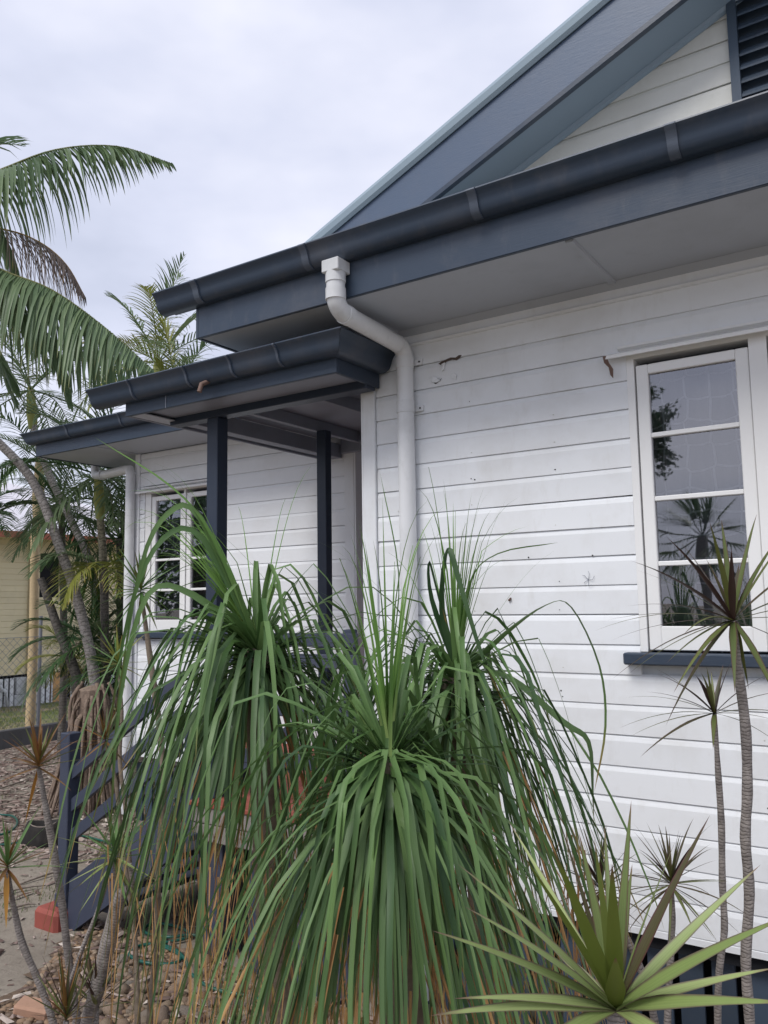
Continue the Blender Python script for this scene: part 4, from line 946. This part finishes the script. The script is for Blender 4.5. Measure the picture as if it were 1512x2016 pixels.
palm('low green palm clump beside the root stump', at(178, 1262, 9.4), [at(180, 1340, 9.4), at(182, 1450, 9.4)], .045, 20, .95, .30, .022, ['palm_green', 'drac_green', 'palm_dark'], 79, None, (-35, 80), 1.6, 'bark_palm_dark')
palm('lowest dark palm clump behind the stair rails', at(248, 1330, 9.2), [at(248, 1380, 9.2), at(250, 1450, 9.2)], .045, 18, .95, .30, .024, ['palm_green', 'palm_dark'], 80, None, (-40, 80), 1.6, 'bark_palm_dark')
palm('dry palm clump with straw coloured lower fronds', at(142, 1295, 10.3), [at(146, 1350, 10.3), at(150, 1420, 10.3)], .04, 13, .85, .26, .018, ['palm_dead', 'palm_yellow', 'palm_green'], 81, None, (-35, 60), 1.8, 'bark_palm_dark')
palm('palm sapling at the left edge in front of the cream house', at(-45, 1020, 10.5), [at(-45, 1200, 10.5), at(-42, 1400, 10.5)], .05, 9, 1.1, .36, .03, ['palm_dark', 'palm_green'], 82, None, (10, 70), 1.3)
# crownless cut trunk
ct = thing('cut_palm_trunk', at(172, 1400, 9.2)*1.0, 'thin bare palm trunk cut off at the top, leaning left', 'palm trunk')
Pc = [at(80, 1138, 9.2), at(98, 1190, 9.2), at(116, 1242, 9.2), at(140, 1300, 9.2), at(158, 1360, 9.2), at(172, 1430, 9.2)]
Pc.append(Vector((Pc[-1].x+.05, Pc[-1].y, GZ-.02))); tube('trunk', spline(Pc, 4), [.042+.0012*i for i in range(25)], 'bark_palm_dark', ct, 10)
# stump of a palm clump with a skirt of dead leaf bases
sc = at(183, 1350, 8.3); sg = Vector((sc.x, sc.y, GZ)); H_ = sc.z-GZ
sp = thing('root_stump', sg, 'old grey flat-topped stump flaring into a skirt of dry roots', 'tree stump')
tube('stump_core', [sg+Vector((0, 0, H_*t)) for t in (0, .3, .6, .85, .97, 1.0)], [.22, .18, .15, .15, .14, .06], 'root_wood', sp, 9, False)
random.seed(8)
for i in range(84):
    az = i*6.283/42+U(-.12, .12); c_, s_ = math.cos(az), math.sin(az); h0 = H_*U(.6, 1.03); r1_ = U(.22, .50)
    P = spline([sg+Vector((c_*.15, s_*.15, h0)), sg+Vector((c_*.22, s_*.22, h0*.86)), sg+Vector((c_*r1_*.72, s_*r1_*.72, h0*.4)), sg+Vector((c_*r1_, s_*r1_, -.02))], 3)
    tube('root', P, [U(.010, .024)*(1.15-.5*k/len(P)) for k in range(len(P))], 'root_wood', sp, 6)
# charred stump
b_ = at(88, 1552, 7.0); b_.z = GZ; bs = thing('black_stump', b_, 'charred black stump with a hollow pale top on the mulch', 'stump')
V = []; Fc = []; prof = [(.155, 0), (.165, .04), (.15, .10), (.135, .16), (.125, .19), (.105, .192), (.085, .16), (.02, .15)]; ns = 16
for r_, z_ in prof:
    for j in range(ns):
        a = j*6.283/ns; q = 1+.10*noise.noise(Vector((math.cos(a)*1.5, math.sin(a)*1.5, z_*6))); V.append(b_+Vector((math.cos(a)*r_*q*1.15, math.sin(a)*r_*q, z_*(1+.08*math.sin(a*2)))))
for i in range(len(prof)-1):
    for j in range(ns): Fc.append((i*ns+j, i*ns+(j+1) % ns, (i+1)*ns+(j+1) % ns, (i+1)*ns+j))
Fc.append(tuple((len(prof)-1)*ns+j for j in range(ns)))
mesh('stump_body', V, Fc, 'char', bs, smooth=True)
tube('stump_rim', [b_+Vector((math.cos(a*.4)*.128, math.sin(a*.4)*.112, .190+.010*math.sin(a*.8))) for a in range(17)], .005, 'stump_wood', bs, 6)

# ================================================================== neighbour, fence
NX = -15.3
nb = thing('neighbour_house', (NX-3, 7, GZ), 'cream weatherboard house with pale roof and red eave behind the palms', 'house')
z = -1.30
while z < 1.42:
    for a, b in ((1.0, 9.88), (10.02, 10.10), (10.62, 14.4)):
        if a == 10.02 and (z > 1.15 or z < .12): a, b = 10.02, 10.62
        if a == 10.62 and (z > 1.15 or z < .12): pass
        extr('weatherboard', [(0, 0), (0, .10), (-.012, .118), (-.03, .118), (-.03, 0)], lambda p: (NX+p[0]+U(-.001, .001), a, z+p[1]), lambda p: (NX+p[0], b, z+p[1]), 'cream_paint', nb)
    z += .118
box('wall_core', NX-.2, NX-.031, 1.0, 14.4, -1.3, 1.48, 'cream_paint', nb, 0)
wn = box('window', NX-.03, NX-.02, 10.12, 10.60, .15, 1.16, 'dark_void', nb, 0)
for a, b, c_, d_ in ((10.10, 10.13, .13, 1.18), (10.59, 10.62, .13, 1.18), (10.13, 10.59, .13, .17), (10.13, 10.59, 1.14, 1.18)): box('window_frame', NX-.019, NX+.015, a, b, c_, d_, 'cream_paint', wn, 0)
tube('downpipe', [(NX+.06, 9.95, 1.4), (NX+.06, 9.95, -1.35), (NX+.06, 9.95, -1.9)], .055, 'cream_paint', nb, 10)
tube('waste_pipe', [(NX+.05, 9.2, -1.4), (NX+.05, 9.45, -1.62), (NX+.05, 9.5, -1.95)], .03, 'white_block', nb, 8)
y = 6.0
while y < 14.2:
    if not (9.60 < y < 10.05 or 10.5 < y < 10.85): box('picket', NX-.02, NX, y, y+.075, GZ-.04, -1.36, 'picket_white', nb, 0)
    y += .115
box('pier', NX-.15, NX+.02, 9.66, 9.98, GZ-.04, -1.7, 'white_block', nb, .01); box('pier', NX-.15, NX+.01, 9.70, 9.94, -1.695, -1.36, 'white_block', nb, .01)
box('pier', NX-.15, NX+.02, 10.52, 10.80, GZ-.04, -1.33, 'peach_paint', nb, .01)
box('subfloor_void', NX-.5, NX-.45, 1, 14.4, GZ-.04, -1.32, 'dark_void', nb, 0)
EXN = NX+.55
V = [(EXN, .2, 1.50), (EXN, 15.2, 1.50), (-20.2, 12.0, 3.40), (-20.2, 3, 3.40), (-25, .2, 1.5), (-25, 15.2, 1.5)]
mesh('roof', V, [(0, 1, 2, 3), (3, 2, 5, 4), (0, 3, 4), (1, 5, 2)], 'roof_pale', nb)
box('eave_fascia', EXN, EXN+.03, .2, 15.2, 1.38, 1.51, 'terracotta', nb, 0); box('eave_fascia', NX-8, EXN-.001, 15.17, 15.2, 1.38, 1.51, 'terracotta', nb, 0)
box('eave_soffit', NX-.02, EXN-.001, .2, 15.1, 1.40, 1.41, 'cream_paint', nb, 0)
# chain wire fence on the kerb
fe = thing('wire_fence', (KX-.03, 7.5, GZ+.26), 'chain wire fence with grey pipe posts on the low kerb', 'fence')
for y in (1.6, 4.6, 7.55, 10.5, 13.5): tube('post', [(KX-.03, y, GZ+.1), (KX-.03, y, -.11)], .026, 'galv', fe, 10)
mb = MB(); zt = -.42; zb = GZ+.28; H2 = zt-zb; s_ = .115
y = 1.0
while y < 13.5:
    for sg_ in (-1, 1):
        a = Vector((KX-.03+.003*sg_, y, zb if sg_ > 0 else zt)); b = Vector((KX-.03+.003*sg_, y+H2, zt if sg_ > 0 else zb))
        V, Fc, uv = tubeg([a, b], .0032, 3); mb.add(V, Fc)
    y += s_
tag(mb.build('wire_mesh', 'galv', fe), kind='stuff')
tube('top_wire', [(KX-.03, 1, zt), (KX-.03, 14.5, zt)], .004, 'galv', fe, 4)

# ================================================================== ground cover
def ico(sub=1):
    bm = bmesh.new(); bmesh.ops.create_icosphere(bm, subdivisions=sub, radius=1); V = [v.co.copy() for v in bm.verts]; Fc = [tuple(v.index for v in f.verts) for f in bm.faces]; bm.free(); return V, Fc
random.seed(31)
I1 = ico(1); I2 = ico(2)
gb = []
for k in range(9):
    V, Fc = I2; sx, sy, s_z = U(.8, 1.25), U(.7, 1.05), U(.5, .75); off = Vector((k*7, 0, 0))
    VV = [Vector((v.x*sx, v.y*sy, v.z*s_z))*(1+.35*noise.noise(v*1.1+off)+.12*noise.noise(v*2.6+off)) for v in V]
    me = bpy.data.meshes.new('stone'); me.from_pydata(VV, [], Fc); me.polygons.foreach_set('use_smooth', [True]*len(Fc)); me.materials.append(M['stone']); gb.append(me)
def in_bed(x, y): return y < 3.52 and x > -4.5+.35*noise.noise(Vector((x, y*1.3, 5)))+(3.2-y)*.38
def bedz(x, y): return gh(x, y)+.012
V = []; Fc = []; xs = [-4.75+i*.12 for i in range(42)]; ys = [1.0+i*.12 for i in range(26)]
for x in xs:
    for y in ys: V.append((x, y, gh(x, y)+.006+.02*noise.noise(Vector((x*3, y*3, 1)))**2))
n = len(ys)
bed = tag(mesh('gravel_bed', V, [(i*n+j, (i+1)*n+j, (i+1)*n+j+1, i*n+j+1) for i in range(len(xs)-1) for j in range(n-1) if in_bed(xs[i]+.06, ys[j]+.06)], 'bed_soil', smooth=True), kind='structure')
cnt = 0; tries = 0; placed = []
def vis(px_): pass
while cnt < 290 and tries < 20000:
    tries += 1; x = U(-4.1, -1.6); y = U(2.1, 3.5)
    # bigger stones near the wall base right of the steps
    p = Vector((x, y, GZ)); dpt = p.dot(fw); u_ = 756+F_PX*p.dot(rt)/dpt; v_ = 1008-F_PX*p.dot(up)/dpt
    if u_ < 150 or u_ > 900 or v_ > 2060 or not in_bed(x, y): continue
    if v_ < 1895-.0*u_ and u_ < 350: continue
    s = random.choice([.022, .028, .035, .045, .055]) * (1 if x > -3.7 else .7)
    if any((x-a)**2+(y-b)**2 < ((s+c_)*.72)**2 for a, b, c_ in placed): continue
    placed.append((x, y, s)); o = bpy.data.objects.new('stone', random.choice(gb)); o.rotation_euler = (U(-.4, .4), U(-.4, .4), U(0, 6.28)); q = s*U(.85, 1.15); o.scale = (q, q, q)
    place(o, bed, Vector((x, y, gh(x, y)+s*.35))); cnt += 1
def scatter(name, mat, num, fn, smin, smax, flat, zoff, hfun, seed, chip=False):
    random.seed(seed); mb = MB(); V0, F0 = I1; k = 0
    variants = [[Vector((v.x*U(.8, 1.2), v.y*U(.8, 1.2), v.z*flat))*(1+.3*noise.noise(v*1.5+Vector((q*3, 0, 0)))) for v in V0] for q in range(8)]
    while k < num:
        r = fn()
        if r is None: continue
        x, y = r; s = smin+(smax-smin)*R()**2; c_ = Vector((x, y, hfun(x, y)+s*zoff)); k += 1
        E_ = Matrix.Rotation(U(0, 6.28), 3, 'Z') @ Matrix.Rotation(U(-.5, .5), 3, 'X')
        if chip:
            l = s*U(.8, 2.6); w = s*U(.25, .7); t_ = s*.12
            VV = [E_ @ Vector(q) + c_ for q in ((-l, -w, 0), (l, -w*.6, t_), (l*.9, w, t_*2), (-l*.8, w*.8, t_), (0, 0, t_*4))]
            mb.add(VV, [(0, 1, 4), (1, 2, 4), (2, 3, 4), (3, 0, 4)], t=R())
        else: mb.add([E_ @ (v*s)+c_ for v in random.choice(variants)], F0, t=R())
    return tag(mb.build(name, mat, None, not chip), kind='stuff')
def fbed():
    x = U(-4.7, -1.0); y = U(1.2, 3.55)
    return (x, y) if in_bed(x, y) else None
g_ = scatter('pebbles', 'pebble', 20000, fbed, .005, .028, .55, .4, gh, 3)
def fm():
    x = U(-11.2, -4.6); y = U(1.5, 9)
    if x > -6.3 and y > 5.2: return None
    e_ = -6.3+.5*noise.noise(Vector((x*.8, y*.8, 9)))+.0*y
    lim = 4.35+.35*noise.noise(Vector((x*.9, y*.9, 2)))
    if y < lim-(-x-5.0)*.28 and R() > .05: return None
    return (x, y)
g_ = scatter('bed_litter', 'mulch', 1800, fbed, .008, .03, .3, 1.1, gh, 8, True)
g_ = scatter('mulch', 'mulch', 16000, fm, .010, .032, .3, .35, gh, 4, True)
def fd():
    x = U(-7.5, -3.6); y = U(1.5, 5); return (x, y) if not in_bed(x, y) else None
scatter('leaf_litter', 'mulch', 900, fd, .006, .022, .3, .3, gh, 5, True)
def blades(name, num, fn, h, mat, seed, parent=None, zf=gh):
    random.seed(seed); mb = MB(); k = 0
    while k < num:
        r = fn()
        if r is None: continue
        x, y = r; k += 1; az = U(0, 6.28); hh = h*U(.5, 1.3); w = hh*.07; c_ = Vector((x, y, zf(x, y))); b = Vector((math.cos(az), math.sin(az), 0)); l = Vector((U(-.4, .4), U(-.4, .4), 1))*hh
        mb.add([c_-b*w, c_+b*w, c_+l*.6+b*w*.6, c_+l*.6-b*w*.6, c_+l+Vector((l.x*.5, l.y*.5, 0))], [(0, 1, 2, 3), (3, 2, 4)], [(0, 0), (1, 0), (1, .6), (0, .6), (.5, 1)])
    return tag(mb.build(name, mat, parent), kind='stuff')
def fl():
    x = U(-15.2, KX-.1); y = U(3, 14); return (x, y) if noise.noise(Vector((x*1.1, y*1.1, 0)))+R()*.6 > .1 else None
blades('lawn_grass', 16000, fl, .05, 'grass_leaf', 6, None, lambda x, y: gh(x, y)+.11)
def fw_():
    x = U(-8.5, -4.8); y = U(2.4, 5.6); return (x, y) if noise.noise(Vector((x*1.6, y*1.6, 4)))+R()*.15 > .36 else None
blades('weeds', 2600, fw_, .028, 'grass_leaf', 7)

# garden hose
hz_ = GZ+.03
def hose(pts, label):
    P = spline([Vector((x, y, gh(x, y)+z_)) for x, y, z_ in pts], 8)
    t_ = tube('garden_hose', P, .0095, 'hose_green', None, 8); return t_
def gp_(px, py, z_=0.0):      # ground point under a spot of the photograph
    d = at(px, py, 1.0); k = (GZ+.03)/d.z; return (d.x*k, d.y*k, .022+z_)
h1 = hose([gp_(*q) for q in [(430, 1850), (380, 1838), (330, 1842), (285, 1832), (300, 1815), (350, 1822), (375, 1840), (330, 1852), (280, 1858)]] + [gp_(*q, .008) for q in [(262, 1870), (256, 1885), (290, 1898), (340, 1897), (356, 1882), (320, 1862)]] + [gp_(*q, .015) for q in [(345, 1872), (365, 1892), (378, 1918), (410, 1940), (450, 1950), (500, 1957), (560, 1985), (580, 2010), (600, 2060)]], '')
tag(h1, 'green garden hose coiled on the pebbles beside the deck', 'garden hose')
h2 = hose([gp_(*q) for q in [(-60, 1590), (-10, 1602), (25, 1607), (34, 1622), (15, 1640), (-30, 1650), (-60, 1660), (-30, 1668), (30, 1664), (90, 1652), (150, 1646), (240, 1668), (300, 1675)]], '')
tag(h2, 'green garden hose looping over the bare soil left of the steps', 'garden hose')
# bricks in the corner
for k, (px, py, lb) in enumerate([(68, 1990, 'orange-red broken brick at the bottom left corner')]):
    x, y, _ = gp_(px, py); o = box('brick', x-.09, x+.09, y-.05, y+.05, GZ, GZ+.07, 'brick_pale', None, .012); o.rotation_euler = (.1, .15, .5); tag(o, lb, 'brick')
# fallen dry frond sticks
random.seed(12)
stk = [((40, 1740), (130, 1715)), ((-20, 1765), (90, 1745)), ((-30, 1560), (70, 1530)), ((10, 1790), (70, 1780))]
for k, (a, b) in enumerate(stk):
    A_ = Vector(gp_(*a)); B_ = Vector(gp_(*b)); A_.z = gh(A_.x, A_.y)+.012; B_.z = gh(B_.x, B_.y)+.02
    o = tube('fallen_stick', spline([A_, (A_+B_)/2+Vector((0, .04, .01)), B_], 4), [.008, .008, .009, .009, .009, .008, .006, .005, .003], 'stump_wood', None, 6)
    tag(o, ['longest dry stick on the bare soil left of the steps', 'dry stick lying furthest left on the soil', 'pale dry stick by the charred stump', 'short dry stick nearest the hose'][k], 'stick', 'dry sticks fallen on the soil')

# ================================================================== street side, seen only as reflections in the panes
random.seed(77)
tr = thing('street_tree', (-6.2, -6.6, GZ), 'bushy street tree that shows in the top window pane as a reflection', 'tree')
tube('trunk', spline([(-6.2, -6.6, GZ), (-6.0, -6.5, 0), (-5.4, -6.3, 1.8), (-4.9, -6.2, 2.8)], 4), .12, 'bark_brown', tr, 8)
mb = MB(); lf = MB()
def twig(p, d, ln, r, dep):
    q = p+d*ln; V, Fc, uv = tubeg([p, (p+q)/2+Vector((U(-.1, .1), U(-.1, .1), U(-.05, .1)))*ln, q], [r, r*.8, r*.55], 4); mb.add(V, Fc, uv)
    if dep == 0:
        for _ in range(9):
            c_ = p.lerp(q, R()); a = Vector((U(-1, 1), U(-1, 1), U(-1, 1))).normalized()*.05; b = Vector((U(-1, 1), U(-1, 1), U(-1, 1))).normalized()*.025
            lf.add([c_, c_+a*.5+b, c_+a, c_+a*.5-b], [(0, 1, 2, 3)], [(0, 0), (1, .3), (.5, .8), (0, .3)])
        return
    for _ in range(3): twig(p.lerp(q, U(.5, 1)), (d+Vector((U(-.9, .9), U(-.9, .9), U(-.7, .8)))).normalized(), ln*U(.6, .8), r*.55, dep-1)
for k in range(7): twig(Vector((-4.6, -6.2, 2.75)), Vector((U(.3, 1), U(-.5, .5), U(-.2, .9))).normalized(), .62, .03, 4)
tag(mb.build('branches', 'bark_brown', tr), kind='stuff'); tag(lf.build('foliage', 'palm_dark', tr), kind='stuff')
for k, (x, y, z, lb) in enumerate([(-3.4, -8.0, 1.0, 'fan leaved palm across the street, reflected in the third pane'), (-5.6, -9.0, .4, 'lower fan leaved palm across the street, reflected beside the taller one')]):
    fp = thing('fan_palm', (x, y, GZ), lb, 'palm tree', 'palms across the street')
    tube('trunk', [(x, y, GZ), (x+.05, y, (z+GZ)/2), (x, y, z)], .10, 'bark_palm_dark', fp, 8)
    for i in range(18):
        az = i*2.4; el = math.radians(-40+7*i); d = Vector((math.cos(az)*math.cos(el), math.sin(az)*math.cos(el), math.sin(el)))
        c_ = Vector((x, y, z))+d*.55; fm_ = MB(); V, Fc, uv = tubeg([Vector((x, y, z)), c_], .012, 4); fm_.add(V, Fc, uv)
        s = d.cross(Vector((0, 0, 1))).normalized()
        for j in range(13):
            a = math.radians(-80+160*j/12); dd = d*math.cos(a)+s*math.sin(a)
            V, Fc, uv = leaf_g(c_, dd, .55, .05, .6, drac_prof, 4); fm_.add(V, Fc, uv)
        fm_.build('frond', 'palm_dark', fp, True)

sh = thing('reflection_tree', (-13.5, -2.5, GZ), 'dense leafy tree added out of view to mirror dark in the wing window', 'tree'); random.seed(90)  # unseen tree added to darken what the wing panes reflect
tube('trunk', [(-13.5, -2.5, GZ), (-13.4, -2.4, -.2), (-13.5, -2.5, 1.5)], .16, 'bark_brown', sh, 8)
lf = MB()
for _ in range(4200):
    v = Vector((random.gauss(0, 1), random.gauss(0, 1), random.gauss(0, 1))).normalized()*(R()**.4); c_ = Vector((-13.5+v.x*1.7, -2.5+v.y*1.7, 1.2+v.z*1.6+.4*noise.noise(v*3)))
    a = Vector((U(-1, 1), U(-1, 1), U(-1, 1))).normalized()*.16; b = Vector((U(-1, 1), U(-1, 1), U(-1, 1))).normalized()*.07
    lf.add([c_, c_+a*.5+b, c_+a, c_+a*.5-b], [(0, 1, 2, 3)], [(0, 0), (1, .3), (.5, .8), (0, .3)])
tag(lf.build('foliage', 'palm_dark', sh), kind='stuff')
